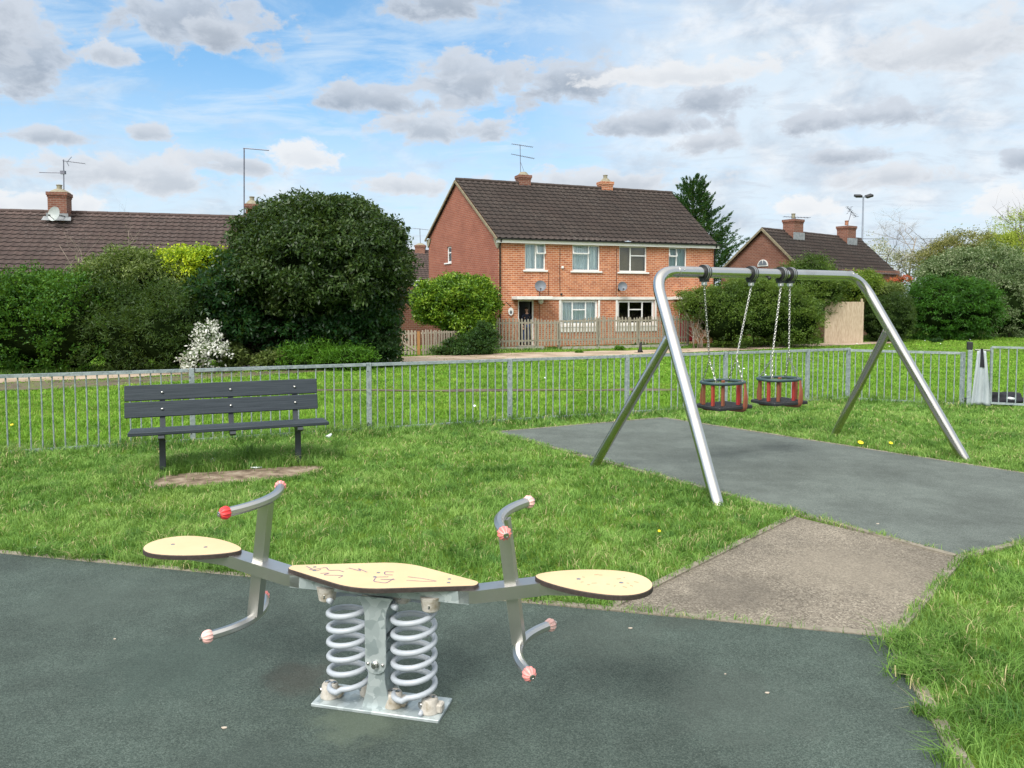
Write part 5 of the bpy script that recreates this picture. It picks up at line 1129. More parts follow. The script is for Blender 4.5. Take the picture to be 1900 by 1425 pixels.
def chimney(parent, c, w, dpt, h, rz, mt, pots=1, pot='clay', cap=True):
    t0 = Matrix.Translation(Vector(c))@Matrix.Rotation(rz, 4, 'Z'); m = MB(t0); UV = []
    def bx(x, y, z0, z1):
        for (p, q) in (((-x, -y), (x, -y)), ((x, -y), (x, y)), ((x, y), (-x, y)), ((-x, y), (-x, -y))):
            n = math.dist(p, q); m.add([(p[0], p[1], z0), (q[0], q[1], z0), (q[0], q[1], z1), (p[0], p[1], z1)], [(0, 1, 2, 3)]); UV.extend([(0, z0), (n, z0), (n, z1), (0, z1)])
        m.add([(-x, -y, z1), (x, -y, z1), (x, y, z1), (-x, y, z1)], [(0, 1, 2, 3)]); UV.extend([(0, 0)]*4)
        m.add([(-x, -y, z0), (x, -y, z0), (x, y, z0), (-x, y, z0)], [(3, 2, 1, 0)]); UV.extend([(0, 0)]*4)
    bx(w/2, dpt/2, -.9, h); bx(w/2+.05, dpt/2+.05, h-.14, h+.0); bx(w/2+.02, dpt/2+.02, h-.22, h-.14); m.UV = UV; o = m.build('chimney', mt, parent)
    m = MB(t0)
    if cap: m.lathe([(min(w, dpt)*.62, h), (min(w, dpt)*.5, h+.07), (.16, h+.17)], 8, (0, 0, 0)); m.build('cap', M['render'], o)
    for k in range(pots):
        x = (k-(pots-1)/2)*.3; b = MB(t0); b.lathe([(.11, h+.08), (.10, h+.30), (.12, h+.32), (.12, h+.35), (.08, h+.36)], 14, (x, 0, 0)); b.build('pot', M['pot'] if pot == 'clay' else M['render'], o, True, 40)
    return o
def verge(parent, pts, mt, w=.05, hgt=.14, name='verge'):
    m = MB(); m.sweep([np.array(p, float) for p in pts], [(-w, -hgt), (w, -hgt), (w, 0), (-w, 0)], up=(0, 0, 1)); return m.build(name, mt, parent)

def window(parent, Mw, s0, s1, z0, z1, cells, back, name='window', sill=True, depth=.06, fw=.055):
    """cells: list of (x0, x1, z0, z1, opens) fractions; one pane and its bars each"""
    m = MB(Mw); w, h = s1-s0, z1-z0; y0, y1 = depth, depth+.05
    m.bbox((s0, y0, z0), (s0+fw, y1, z1)); m.bbox((s1-fw, y0, z0), (s1, y1, z1)); m.bbox((s0+fw, y0, z0), (s1-fw, y1, z0+fw)); m.bbox((s0+fw, y0, z1-fw), (s1-fw, y1, z1))
    xs = sorted({c[0] for c in cells}-{0.}); 
    for x in xs: m.bbox((s0+w*x-.03, y0+.002, z0+fw), (s0+w*x+.03, y1-.002, z1-fw))
    for (a, b, c, d, op) in cells:
        if c > 0: m.bbox((s0+w*a+.03, y0+.004, z0+h*c-.025), (s0+w*b-.03, y1-.004, z0+h*c+.025))
    fr = m.build(name, M['white'], parent)
    for (a, b, c, d, op) in cells:
        p = MB(Mw); xa, xb = s0+w*a+.03, s0+w*b-.03; za, zb = z0+h*c+.025, z0+h*d-.025
        if op:       # a top-hung casement standing open
            q = MB(Mw); cy = y0-.035; e = .04
            q.bbox((xa-.02, cy-.09, za-.03), (xb+.02, cy-.055, za+e-.03)); q.bbox((xa-.02, cy-.01, zb-.01), (xb+.02, cy+.03, zb+e-.02))
            for xx in (xa-.02, xb-e+.02): q.prism([(xx, 0), (xx+e, 0), (xx+e, 1), (xx, 1)], 0, 1) if False else q.add([(xx, cy-.09, za-.03), (xx+e, cy-.09, za-.03), (xx+e, cy-.05, za-.03), (xx, cy-.05, za-.03), (xx, cy-.01, zb+.01), (xx+e, cy-.01, zb+.01), (xx+e, cy+.03, zb+.01), (xx, cy+.03, zb+.01)], [(0, 1, 5, 4), (1, 2, 6, 5), (2, 3, 7, 6), (3, 0, 4, 7), (0, 3, 2, 1), (4, 5, 6, 7)])
            q.build('casement', M['white'], fr)
            p.add([(xa, cy-.075, za), (xb, cy-.075, za), (xb, cy+.005, zb), (xa, cy+.005, zb)], [(0, 1, 2, 3)])
        else: p.add([(xa, y0+.025, za), (xb, y0+.025, za), (xb, y0+.025, zb), (xa, y0+.025, zb)], [(0, 1, 2, 3)])
        p.build('pane', GLASS, fr)
    if sill: q = MB(Mw); q.bbox((s0-.09, -.07, z0-.075), (s1+.09, depth+.01, z0-.004)); q.build('sill', M['white'], fr)
    if back:      # what hangs behind the glass: folded curtain or flat blind
        q = MB(Mw); n = max(8, int(w/.03)); V = []; F = []
        for i in range(n+1):
            x = s0+.02+(w-.04)*i/n; y = depth+.16+(.028*math.sin(i*2.1)+.012*math.sin(i*5.3))*(back != 'blind'); V += [(x, y, z0+.02), (x, y, z1-.02)]
        for i in range(n): F.append((2*i, 2*i+2, 2*i+3, 2*i+1))
        q.add(V, F); q.build('blind' if back == 'blind' else 'curtain', M[back], fr)
    return fr
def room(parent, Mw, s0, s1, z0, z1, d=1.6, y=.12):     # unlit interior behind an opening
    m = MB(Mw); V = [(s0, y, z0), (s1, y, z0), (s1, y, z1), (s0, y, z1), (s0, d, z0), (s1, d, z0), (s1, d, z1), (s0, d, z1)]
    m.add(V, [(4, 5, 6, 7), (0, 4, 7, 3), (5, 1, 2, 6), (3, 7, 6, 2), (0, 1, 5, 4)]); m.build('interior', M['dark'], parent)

def yagi(m, p, d, L, n, el=.22, r=.008):
    p = np.array(p, float); d = np.array(d, float); d /= np.linalg.norm(d); s = np.cross(d, [0, 0, 1.]); s /= np.linalg.norm(s); m.tube([p-d*L/2, p+d*L/2], r, 5)
    for i in range(n): c = p+d*(L*(i/(n-1)-.5)); m.tube([c-s*el*(.6+.4*i/n), c+s*el*(.6+.4*i/n)], r*.7, 4)
def dish(u, v, Mw, r, label, mt, out=.35):
    s, z = on_plane(Mw, u, v); t = thing('satellite_dish', label, 'dish', Mw@Vector((s, 0, z)), math.atan2(Mw[1][0], Mw[0][0])); W = frame(t)
    ax = Vector((-.35, -1, .25)).normalized(); m = MB(W); m.lathe([(.02, -.05), (r*.5, -.035), (r*.85, 0), (r, .035), (r*.99, .042), (r*.83, .012), (r*.48, -.022), (.02, -.04)], 28, (0, -out, 0), ax); m.build('reflector', M[mt], t, True, 60)
    m = MB(W); m.tube([(0, 0, -.12), (0, -out*.5, -.10), (0, -out+.05, 0)], .018, 8); m.tube([(0.02, -out, -r*.9), (-.12, -out-.32, -r*.55)], .011, 6); m.box((-.13, -out-.34, -r*.52), (.05, .07, .05)); m.box((0, -.01, -.12), (.09, .02, .14)); m.build('bracket_arm', M['gutter'], t)

def build_main_house():
    zg = -.36; zE = 4.37
    A = P(925, 560, 33.1); B = P(1325, 560, 37.0); A[2] = B[2] = 0; fd = (B-A)/np.linalg.norm(B-A)
    D = P(796, 560, 40.2); D[2] = 0; Cc = D+(B-A)*1.02
    t = thing('brick_house', 'two-storey orange brick semi-detached pair with brown tiled roof behind the picket fence', 'house', (A[0], A[1], zg), math.atan2(fd[1], fd[0]))
    MF = plane_frame(A, B); L = float(np.linalg.norm(B-A))
    def r4(u0, v0, u1, v1):
        s0, z1 = on_plane(MF, u0, v0); s1, z0 = on_plane(MF, u1, v1); return s0, s1, z0, z1
    W1 = r4(974, 451, 1012, 501); W2 = r4(1062, 454, 1113, 503); W3 = r4(1149, 456.5, 1200, 505); W4 = r4(1241, 459, 1274, 503)
    W5 = r4(1041, 557, 1109, 603); W6 = r4(1146, 557, 1214, 602); D1 = r4(961, 557, 990, 646); D2_ = r4(1260, 557, 1288, 640)
    D1 = (D1[0], D1[1], zg+.12, D1[3]); D2_ = (D2_[0], D2_[1], zg+.12, D1[3])
    wall(t, MF, L, zg-.3, zE, [W1, W2, W3, W4, W5, W6, D1, D2_], M['brick'])
    MG = plane_frame(D, A); LG = float(np.linalg.norm(A-D)); zD = 4.87
    sA, zA = on_plane(MG, 849, 337); wG = r4g = None
    g0, gz1 = on_plane(MG, 829, 451); g1, gz0 = on_plane(MG, 837.5, 487)
    gz1 = min(gz1, zE-.02); wall(t, MG, LG, zg-.3, zE, [(g0, g1, gz0, gz1)], M['brick_gable'], [(0, zD), (sA, zA)])
    wall(t, plane_frame(B, Cc), float(np.linalg.norm(Cc-B)), zg-.3, zE, (), M['brick_gable'], [(float(np.linalg.norm(Cc-B))*.5, 6.6)]); wall(t, plane_frame(Cc, D), float(np.linalg.norm(Cc-D)), zg-.3, zE+.3, (), M['brick_gable'])
    window(t, MG, g0, g1, gz0, gz1, [(0, 1, 0, .62, 0), (0, 1, .62, 1, 0)], 'teal', fw=.07, sill=False)
    q = MB(MG); q.bbox((g0-.25, -.05, gz0-.06), (g1+.02, .02, gz0)); q.build('sill', M['white'], t)
    # roof
    ap = P(849, 334, A[1]+(D[1]-A[1])*.541); aq = P(1247, 359, 41.0); n = np.array([fd[1], -fd[0], 0])
    E0 = A-fd*.12+n*.28; E0[2] = zE-.02; E1 = P(1332, 456, 36.7); E1[2] = zE-.02
    R0 = D-fd*.12-n*.0; R0[2] = zD+.02; R1 = Cc+fd*.1; R1[2] = zD
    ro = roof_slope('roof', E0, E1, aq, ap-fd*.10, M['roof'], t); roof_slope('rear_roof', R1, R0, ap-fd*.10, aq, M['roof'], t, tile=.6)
    ridge_line(ro, ap-fd*.1+[0, 0, .03], aq+[0, 0, .03], M['roof'], .085)
    v0 = ap-fd*.14+[0, 0, -.01]; verge(t, [E0-fd*.04+[0, 0, -.0], v0], M['verge'], .022, .10); verge(t, [R0-fd*.04-n*.2-[0, 0, .05], v0], M['verge'], .022, .10)
    for (sc, zc, sg) in ((LG, zE, -1), (0, zD, 1)):       # rendered kneeler corners
        q = MB(MG); q.prism([(sc+sg*-.02, zc-.42), (sc+sg*.12, zc-.36), (sc+sg*.40, zc+.04), (sc-sg*.20, zc-.02)][::(1 if sg > 0 else -1)], -.06, .0, 'xz'); q.build('kneeler', M['render'], t)
    # fascia, gutter, pipes
    q = MB(MF); q.bbox((-.1, -.20, zE-.19), (L+.12, -.012, zE-.055)); q.build('fascia', M['fascia'], t)
    q = MB(MF); q.sweep([(-.15, -.26, zE-.03), (L+.2, -.26, zE-.03)], [(-.045, .03), (-.04, -.02), (0, -.035), (.04, -.02), (.045, .03), (.036, .03), (0, -.024), (-.036, .03)]); q.bbox((-.12, -.24, zE-.025), (L+.15, -.1, zE-.005)); q.build('gutter', M['gutter'], t)
    for x in (.05, L-.06):
        q = MB(MF); q.tube([(x, -.24, zE-.08), (x, -.14, zE-.2), (x, -.06, zE-.32), (x, -.06, zg)], .036, 8); q.build('downpipe', M['gutter'], t, True)
    # windows
    window(t, MF, *W1, [(0, .54, 0, 1, 0), (.54, 1, 0, .62, 0), (.54, 1, .62, 1, 1)], 'curtain')
    window(t, MF, *W2, [(0, .60, 0, .66, 0), (0, .60, .66, 1, 1), (.60, 1, 0, 1, 0)], 'curtain')
    window(t, MF, *W3, [(0, .42, 0, 1, 0), (.42, 1, 0, .64, 0), (.42, 1, .64, 1, 0)], 'blind')
    window(t, MF, *W4, [(0, .46, 0, .62, 0), (0, .46, .62, 1, 1), (.46, 1, 0, 1, 0)], 'teal')
    lay = [(0, .32, 0, 1, 0), (.32, .68, 0, .62, 0), (.32, .68, .62, 1, 0), (.68, 1, 0, 1, 0)]
    for Wn, bk in ((W5, 'curtain'), (W6, None)):
        fr = window(t, MF, *Wn, lay, bk, fw=.10); q = MB(MF)       # white boxed surround and apron
        q.bbox((Wn[0]-.10, -.03, Wn[2]-.26), (Wn[0]-.003, .05, Wn[3])); q.bbox((Wn[1]+.003, -.03, Wn[2]-.26), (Wn[1]+.10, .05, Wn[3])); q.bbox((Wn[0]-.1, -.045, Wn[2]-.30), (Wn[1]+.1, -.004, Wn[2]-.082)); q.build('window_surround', M['whitepaint'], fr)
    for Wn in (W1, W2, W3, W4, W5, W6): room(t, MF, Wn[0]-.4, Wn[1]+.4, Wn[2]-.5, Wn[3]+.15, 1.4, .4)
    # string course and canopies
    sb0, zb = on_plane(MF, 1010, 552.5); zb = D1[3]+.085
    q = MB(MF); q.bbox((D1[1]+.62, -.05, zb-.06), (D2_[0]-.35, -.003, zb+.06)); q.build('string_course', M['whitepaint'], t)
    for (x0, x1) in ((D1[0]-.30, D1[1]+.60), (D2_[0]-.34, D2_[1]+.5)):
        q = MB(MF); q.rbox(((x0+x1)/2, -.36, zb+.015), (x1-x0, .72, .14), .01); q.build('door_canopy', M['whitepaint'], t)
    # doors
    for i, dd in enumerate((D1, D2_)):
        q = MB(MF); q.bbox((dd[0], .02, dd[2]), (dd[0]+.055, .09, dd[3])); q.bbox((dd[1]-.055, .02, dd[2]), (dd[1], .09, dd[3])); q.bbox((dd[0]+.055, .02, dd[3]-.05), (dd[1]-.055, .09, dd[3])); q.build('door_frame', M['white'], t)
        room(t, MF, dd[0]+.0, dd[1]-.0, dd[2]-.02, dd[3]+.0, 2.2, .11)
    q = MB(MF); hx = D1[1]-.06; q.rbox((hx-.22, .55, (D1[2]+D1[3])/2), (.045, .80, D1[3]-D1[2]-.12), .004, (0, 0, R(24))); dl = q.build('open_door', M['doorgrey'], t)
    q = MB(MF); q.rbox(((D2_[0]+D2_[1])/2, .07, (D2_[2]+D2_[3])/2), (D2_[1]-D2_[0]-.12, .045, D2_[3]-D2_[2]-.1), .004); q.build('closed_door', M['doorred'], t)
    q = MB(MF); q.bbox((D1[0]-.1, -.35, zg-.1), (D1[1]+.1, .3, D1[2]-.004)); q.build('door_step', M['concrete'], t)
    # small fittings on the front
    def onf(u, v): return on_plane(MF, u, v)
    s, z = onf(1001, 559); q = MB(MF); q.lathe([(.05, 0), (.11, .06), (.12, .14), (.09, .20), (.02, .22)], 14, (s, -.14, z-.12)); q.build('porch_lamp', M['white'], t, True)
    s, z = onf(1043, 496); q = MB(MF); q.rbox((s, -.04, z), (.10, .08, .10), .01); q.build('alarm_box', M['white'], t)
    s, z = onf(1041, 546); q = MB(MF); q.lathe([(.05, 0), (.05, .06), (.02, .08)], 10, (s, 0, z), (0, -1, 0)); q.build('vent_pipe', M['gutter'], t)
    q = MB(MF); r = random.Random(3)
    for (u, v0, v1) in ((1039, 460, 540), (1018, 505, 548), (1144, 462, 548), (1146, 548, 600), (1001, 540, 600), (1261, 462, 470)):
        q = MB(MF); s, z1 = onf(u, v0); _, z0 = onf(u, v1); q.tube([(s, -.012, z1), (s+r.uniform(-.03, .03), -.012, (z0+z1)/2), (s+r.uniform(-.02, .02), -.012, z0)], .011, 5); q.build('wall_cable', M['gutter'], t)
    # hanging oval sign on an iron bracket
    s, z = onf(947, 578); q = MB(MF); q.tube([(s-.22, 0, z+.42), (s-.02, -.02, z+.26), (s+.01, -.05, z+.24)], .012, 5); q.tube([(s, -.05, z+.26), (s, -.05, z+.2)], .008, 5)
    sg = q.build('sign_bracket', M['gutter'], None); tag(sg, 'small oval house sign on an iron bracket left of the open door', 'sign')
    q = MB(MF); q.lathe([(.11, 0), (.125, .008), (.11, .016)], 20, (0, 0, 0), (0, -1, 0)); V = q.V[0]; 
    q = MB(MF); pts = [(s+.12*math.cos(a), z+.17*math.sin(a)) for a in np.linspace(0, 2*math.pi, 24, False)]; q.prism(pts[::-1], -.065, -.045, 'xz'); pts2 = [(s+.055*math.cos(a), z-.03+.08*math.sin(a)) for a in np.linspace(0, 2*math.pi, 16, False)]
    pl = q.build('sign_plate', M['white'], sg); q = MB(MF); q.prism(pts2[::-1], -.069, -.066, 'xz'); q.build('sign_picture', M['doorgrey'], sg)
    # chimneys
    ch1 = ap+(aq-ap)*.315; c1 = P(971, 342, ch1[1]); chimney(ro, (c1[0], c1[1], c1[2]), .60, .5, .42, math.atan2(fd[1], fd[0]), M['brick_far'], 0)
    c2 = P(1123, 351, (ap+(aq-ap)*.70)[1]); chimney(ro, (c2[0], c2[1], c2[2]), .62, .5, .36, math.atan2(fd[1], fd[0]), M['brick'], 1, 'p')
    # aerial
    a0 = P(966, 338, ch1[1]); a1 = P(965, 268, ch1[1]); t2 = thing('tv_aerial', 'tall rooftop aerial with two arms on the nearer chimney of the brick house', 'aerial', a0)
    m = MB(); m.tube([a0, a1], .018, 6); m.tube([a0+(a1-a0)*.55, P(976, 328, ch1[1])], .008, 4); m.build('mast', M['aerial'], t2)
    m = MB(); yagi(m, P(969, 270, ch1[1]), (1, .15, -.12), 1.05, 12, .18, .013); yagi(m, P(970, 290, ch1[1]), (1, .2, -.16), 1.15, 14, .18, .013); m.build('antenna', M['aerial'], t2)
    dish(997, 531, MF, .245, 'dark grey satellite dish above the open door', 'dish'); dish(1148, 532, MF, .215, 'mid grey satellite dish between the upper windows of the right half', 'dish')
    return t, MF, D1, zg
HT, MF, DOOR, ZG = build_main_house()

def gable_house(t, A, B, wd, zg, zE, zR, roofm, brickm, left_gable=None, over=.25, rname='roof', hipfar=False):
    """simple long house: front eave from A to B, depth wd behind"""
    A = np.array([A[0], A[1], 0.]); B = np.array([B[0], B[1], 0.]); L = np.linalg.norm(B-A); fd = (B-A)/L; n = np.array([-fd[1], fd[0], 0]); C, D = B+n*wd, A+n*wd
    wall(t, plane_frame(A, B), L, zg-.3, zE, (), brickm); wall(t, plane_frame(C, D), L, zg-.3, zE, (), brickm)
    for p, q in ((D, A), (B, C)): wall(t, plane_frame(p, q), wd, zg-.3, zE, (), brickm, [(0, zE), (wd/2, zR-.08), (wd, zE)] if False else [(wd/2, zR-.08)])
    e = fd*over; r0 = A+n*wd/2-e; r1 = B+n*wd/2+e; r0[2] = r1[2] = zR; k = (zR-zE)/(wd/2)*.3
    f0, f1, b0, b1 = A-n*.3-e, B-n*.3+e, D+n*.3-e, C+n*.3+e
    for p in (f0, f1, b0, b1): p[2] = zE-k
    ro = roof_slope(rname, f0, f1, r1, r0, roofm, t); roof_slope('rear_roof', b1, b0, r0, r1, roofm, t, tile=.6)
    ridge_line(ro, r0+[0, 0, .02], r1+[0, 0, .02], roofm)
    verge(t, [f0, r0+[0, 0, .03]], M['verge'], .03, .10); verge(t, [b0, r0+[0, 0, .03]], M['verge'], .03, .10)
    q = MB(); q.sweep([f0+[0, 0, -.03], f1+[0, 0, -.03]], [(-.05, -.09), (.05, -.09), (.05, 0), (-.05, 0)]); q.build('fascia', M['fascia'], t)
    return ro, r0, r1, fd
def build_other_houses():
    # long bungalow on the left
    r0 = P(-160, 388, 32.2); r1 = P(505, 407, 36.0); zR = 5.52; d = (r1-r0); d[2] = 0; d /= np.linalg.norm(d); n = np.array([d[1], -d[0], 0]); A = r0+n*4.6; B = r1+n*4.6
    t = thing('bungalow', 'long low brick bungalow with a lichen-flecked brown tiled roof behind the left hedge', 'house', (A[0], A[1], -.36), 0)
    ro, q0, q1, fd = gable_house(t, A, B, 9.2, -.36, 2.55, zR, M['roof2'], M['brick_far'])
    def on_ridge(u):
        k = ray(u, 400); k = k[0]/k[1]; s = (k*q0[1]-q0[0])/(fd[0]-k*fd[1]); p = q0+fd*s; return p
    rz = math.atan2(fd[1], fd[0])
    c = on_ridge(116); chimney(ro, (c[0]+n[0]*.35, c[1]+n[1]*.35, zR-.12), .72, .78, .92, rz, M['brick_far'], 1, 'p')
    m = MB(Matrix.Translation(Vector((c[0]+n[0]*.35, c[1]+n[1]*.35, zR-.12)))@Matrix.Rotation(rz, 4, 'Z')); m.add([(-.52, -.41, -.12), (.52, -.41, -.12), (.56, -.62, -.30), (-.56, -.62, -.30)], [(0, 1, 2, 3)]); m.bbox((-.42, -.44, -.30), (.42, -.40, .02)); m.build('flashing', M['lead'], ro)
    c3 = on_ridge(468); chimney(ro, (c3[0], c3[1], zR), .55, .5, .62, rz, M['brick_far'], 1, 'p')
    # dish on the left chimney
    Md = Matrix.Translation(Vector((0, 0, 0))); cc = P(101, 397, c[1]-1.3); t2 = thing('satellite_dish', 'pale satellite dish fixed in front of the left-hand bungalow chimney', 'dish', cc); W = frame(t2)
    m = MB(W); ax = Vector((-.30, -1, .18)).normalized(); r = .31; m.lathe([(.02, -.05), (r*.5, -.035), (r*.85, 0), (r, .035), (r*.99, .042), (r*.83, .012), (r*.48, -.022), (.02, -.04)], 28, (0, 0, 0), ax); m.build('reflector', M['dish_pale'], t2, True, 60)
    m = MB(W); m.tube([(0, 0, -r*.8), (0, -.35, -r*.35)], .013, 6); m.box((0, -.37, -r*.3), (.06, .08, .06)); m.tube([(0, .05, 0), (.10, .85, -.05)], .02, 6); m.build('bracket_arm', M['gutter'], t2)
    # aerials
    t3 = thing('tv_aerial', 'aerial with short crossed arms on the left bungalow chimney', 'aerial', P(119, 365, c[1])); m = MB(); m.tube([P(119, 395, c[1]), P(118, 296, c[1])], .022, 6); m.tube([P(73, 320, c[1]), P(118, 321, c[1])], .016, 5); m.box(P(117, 320, c[1]), (.2, .12, .14)); m.build('mast', M['aerial'], t3)
    m = MB(); yagi(m, P(137, 301, c[1]), (1, .25, -.1), .85, 9, .12, .013); m.tube([P(124, 301, c[1]), P(133, 291, c[1])], .012, 4); m.tube([P(124, 301, c[1]), P(128, 308, c[1])], .012, 4); m.build('antenna', M['aerial'], t3)
    t4 = thing('tv_aerial', 'tall plain mast with one level arm beside the round evergreen tree', 'aerial', P(453, 400, c3[1])); m = MB(); m.tube([P(453, 410, c3[1]), P(453, 275, c3[1])], .030, 6); m.build('mast', M['aerial'], t4)
    m = MB(); m.tube([P(451, 275, c3[1]), P(499, 279, c3[1])], .024, 6); m.build('arm', M['aerial'], t4)
    # glimpse of a house between tree and gable
    t = thing('house', 'distant red brick house seen in the gap between round tree and gable', 'house', (-12, 58, -.36))
    A = P(640, 560, 58.); B = P(905, 560, 61.); ro, q0, q1, fd = gable_house(t, A, B, 8, -.36, 3.45, 5.75, M['roof2'], M['brick_far'])
    MH = plane_frame(A, B); s0, z1 = on_plane(MH, 761, 515); s1, z0 = on_plane(MH, 778, 531)
    q = MB(MH); q.bbox((s0-.02, -.04, z0), (s1+.02, -.01, z1)); w = q.build('window', M['white'], t); q = MB(MH); sm = (s0+s1)/2; q.bbox((s0+.1, -.06, z0+.1), (sm-.05, -.041, z1-.1)); q.bbox((sm+.05, -.06, z0+.1), (s1-.1, -.041, z1-.1)); q.build('pane', M['dish'], w)
    c = P(780, 470, (A[1]+B[1])/2+4); chimney(ro, (c[0], c[1], c[2]-.2), .8, .7, .85, 0, M['brick_far'], 0, cap=True)
    t5 = thing('tv_aerial', 'small aerial above the distant house in the gap', 'aerial', c); m = MB(); m.tube([P(780, 455, c[1]), P(779, 424, c[1])], .028, 5); yagi(m, P(780, 425, c[1]), (1, .1, -.1), 1.3, 7, .2, .018); m.build('mast', M['aerial'], t5)
    # brick outbuilding with flat dark roof
    A = P(690, 560, 34.); B = P(812, 560, 36.); t = thing('outbuilding', 'low flat-roofed brick outbuilding behind the small picket gate', 'shed', (A[0], A[1], -.36)); L = float(np.linalg.norm(B-A)); MO = plane_frame(A, B)
    wall(t, MO, L, -.6, 1.95, (), M['brick_far']); wall(t, plane_frame(B, B+np.array([-.5, 2.5, 0])), 2.6, -.6, 1.95, (), M['brick_far']); q = MB(MO); q.bbox((-.2, -.15, 1.955), (L+.15, 2.6, 2.14)); q.build('flat_roof', M['doorgrey'], t)
    # right-hand bungalow
    A = P(1488, 560, 41.); B = P(1668, 560, 46.4)
    t = thing('bungalow', 'small red brick bungalow with two chimneys beyond the olive hedge', 'house', (A[0], A[1], -.36)); fd = (B-A)/np.linalg.norm(B-A); n = np.array([-fd[1], fd[0], 0])
    wd = 7.4; ap = P(1417, 426, 44.0); zR = ap[2]; zE = 3.45
    D = P(1338, 560, 46.0); C = D+(B-A)*.95; A[2] = B[2] = C[2] = D[2] = 0
    wall(t, plane_frame(A, B), float(np.linalg.norm(B-A)), -.6, zE, (), M['brick_far']); MG = plane_frame(D, A); LG = float(np.linalg.norm(A-D)); sA, zA = on_plane(MG, 1417, 428); zAp = zA
    wall(t, MG, LG, -.6, zE, (), M['brick_far'], [(sA, zAp)]); wall(t, plane_frame(B, C), float(np.linalg.norm(C-B)), -.6, zE, (), M['brick_far'], [(float(np.linalg.norm(C-B))*.5, zE+.9)]); wall(t, plane_frame(C, D), float(np.linalg.norm(C-D)), -.6, zE, (), M['brick_far'])
    ap = np.array(MG@Vector((sA, 0, zAp+.1))); aq = P(1597, 444, ap[1]+6.2); f0 = A-n*.3-fd*.15; f1 = P(1668, 560, 46.2); f0[2] = f1[2] = zE-.25; b0 = D+n*.2-fd*.15; b1 = C.copy(); b0[2] = b1[2] = zE-.1
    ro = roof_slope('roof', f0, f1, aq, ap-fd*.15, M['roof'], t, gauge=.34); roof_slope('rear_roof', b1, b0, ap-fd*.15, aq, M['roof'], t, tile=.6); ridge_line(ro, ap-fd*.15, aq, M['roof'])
    verge(t, [f0, ap-fd*.18+[0, 0, .05]], M['verge'], .035, .11); verge(t, [b0, ap-fd*.18+[0, 0, .05]], M['verge'], .035, .11)
    s, z = on_plane(MG, 1416, 494); q = MB(MG); pts = [(s+.37*math.cos(a), z+.37*math.sin(a)) for a in np.linspace(0, math.pi, 16)]; q.prism(pts[::-1], -.05, -.01, 'xz'); w = q.build('window', M['white'], t)
    q = MB(MG); 
    for a0, a1 in ((.12, 1.45), (1.69, 3.02)): q.prism([(s, z+.05)]+[(s+.31*math.cos(a), z+.02+.31*math.sin(a)) for a in np.linspace(a0, a1, 8)][::-1], -.065, -.052, 'xz')
    q.build('pane', M['dish'], w)
    for u, v, lb in ((1463, 437, 0), (1562, 447, 1)):
        k = ray(u, v); k = k[0]/k[1]; f_ = (aq-ap)/np.linalg.norm(aq-ap); s = (k*ap[1]-ap[0])/(f_[0]-k*f_[1]); c = ap+f_*s
        c = c-n*.3; chimney(ro, (c[0], c[1], c[2]-.1), .85, .75, .75, math.atan2(fd[1], fd[0]), M['brick_far'], 1, 'clay' if lb else 'p', cap=False)
        m = MB(Matrix.Translation(Vector((c[0], c[1], c[2]-.1)))@Matrix.Rotation(math.atan2(fd[1], fd[0]), 4, 'Z')); m.bbox((-.5, -.43, -.42), (.5, -.385, .0)); m.build('flashing', M['lead'], ro)
        if lb == 0:
            a = thing('tv_aerial', 'level aerial on the left chimney of the far bungalow', 'aerial', c); m = MB(); yagi(m, P(1478, 403, c[1]), (1, .1, -.03), 1.5, 9, .22, .016); m.tube([P(1475, 420, c[1]), P(1476, 403, c[1])], .02, 5); m.build('antenna', M['aerial'], a)
        else:
            a = thing('tv_aerial', 'tilted grid aerial leaning off the right chimney of the far bungalow', 'aerial', c); m = MB(); m.tube([P(1571, 422, c[1]), P(1580, 392, c[1])], .022, 5); yagi(m, P(1580, 393, c[1]), (.75, .1, -.75), .85, 8, .3, .018); yagi(m, P(1576, 390, c[1]), (.5, 0, .8), .5, 4, .2, .014); m.build('antenna', M['aerial'], a)
    # floodlight mast
    b = P(1600, 560, 62); t = thing('floodlight_mast', 'slim grey floodlight mast with two lamp heads above the far bungalow', 'lamp post', (b[0], b[1], -.36)); tp = P(1602, 366, 62)
    m = MB(); m.tube([(tp[0]-.05, b[1], -.4), (tp[0], b[1], tp[2])], .095, 10, scale=[1, .6]); m.tube([tp+[-.55, 0, 0], tp+[.75, 0, .05]], .04, 6); m.build('pole', M['floodpole'], t, True)
    for dx, w, rt_ in ((-.42, .55, 0), (.45, .55, R(-18))):
        m = MB(); m.rbox(tp+np.array([dx, 0, .10]), (w, .45, .20), .04, (R(20), rt_, 0)); m.build('lamp_head', M['gutter'], t)
    # overhead cable
    p, q = P(1596, 443, 60), P(1960, 424, 70); m = MB(); m.tube([p+(q-p)*f-np.array([0, 0, 1.0*math.sin(f*math.pi)*.35]) for f in np.linspace(0, 1, 16)], .022, 4)
    tag(m.build('overhead_cable', M['aerial']), 'thin dark overhead cable sagging across the sky right of the floodlight mast', 'cable')
build_other_houses()

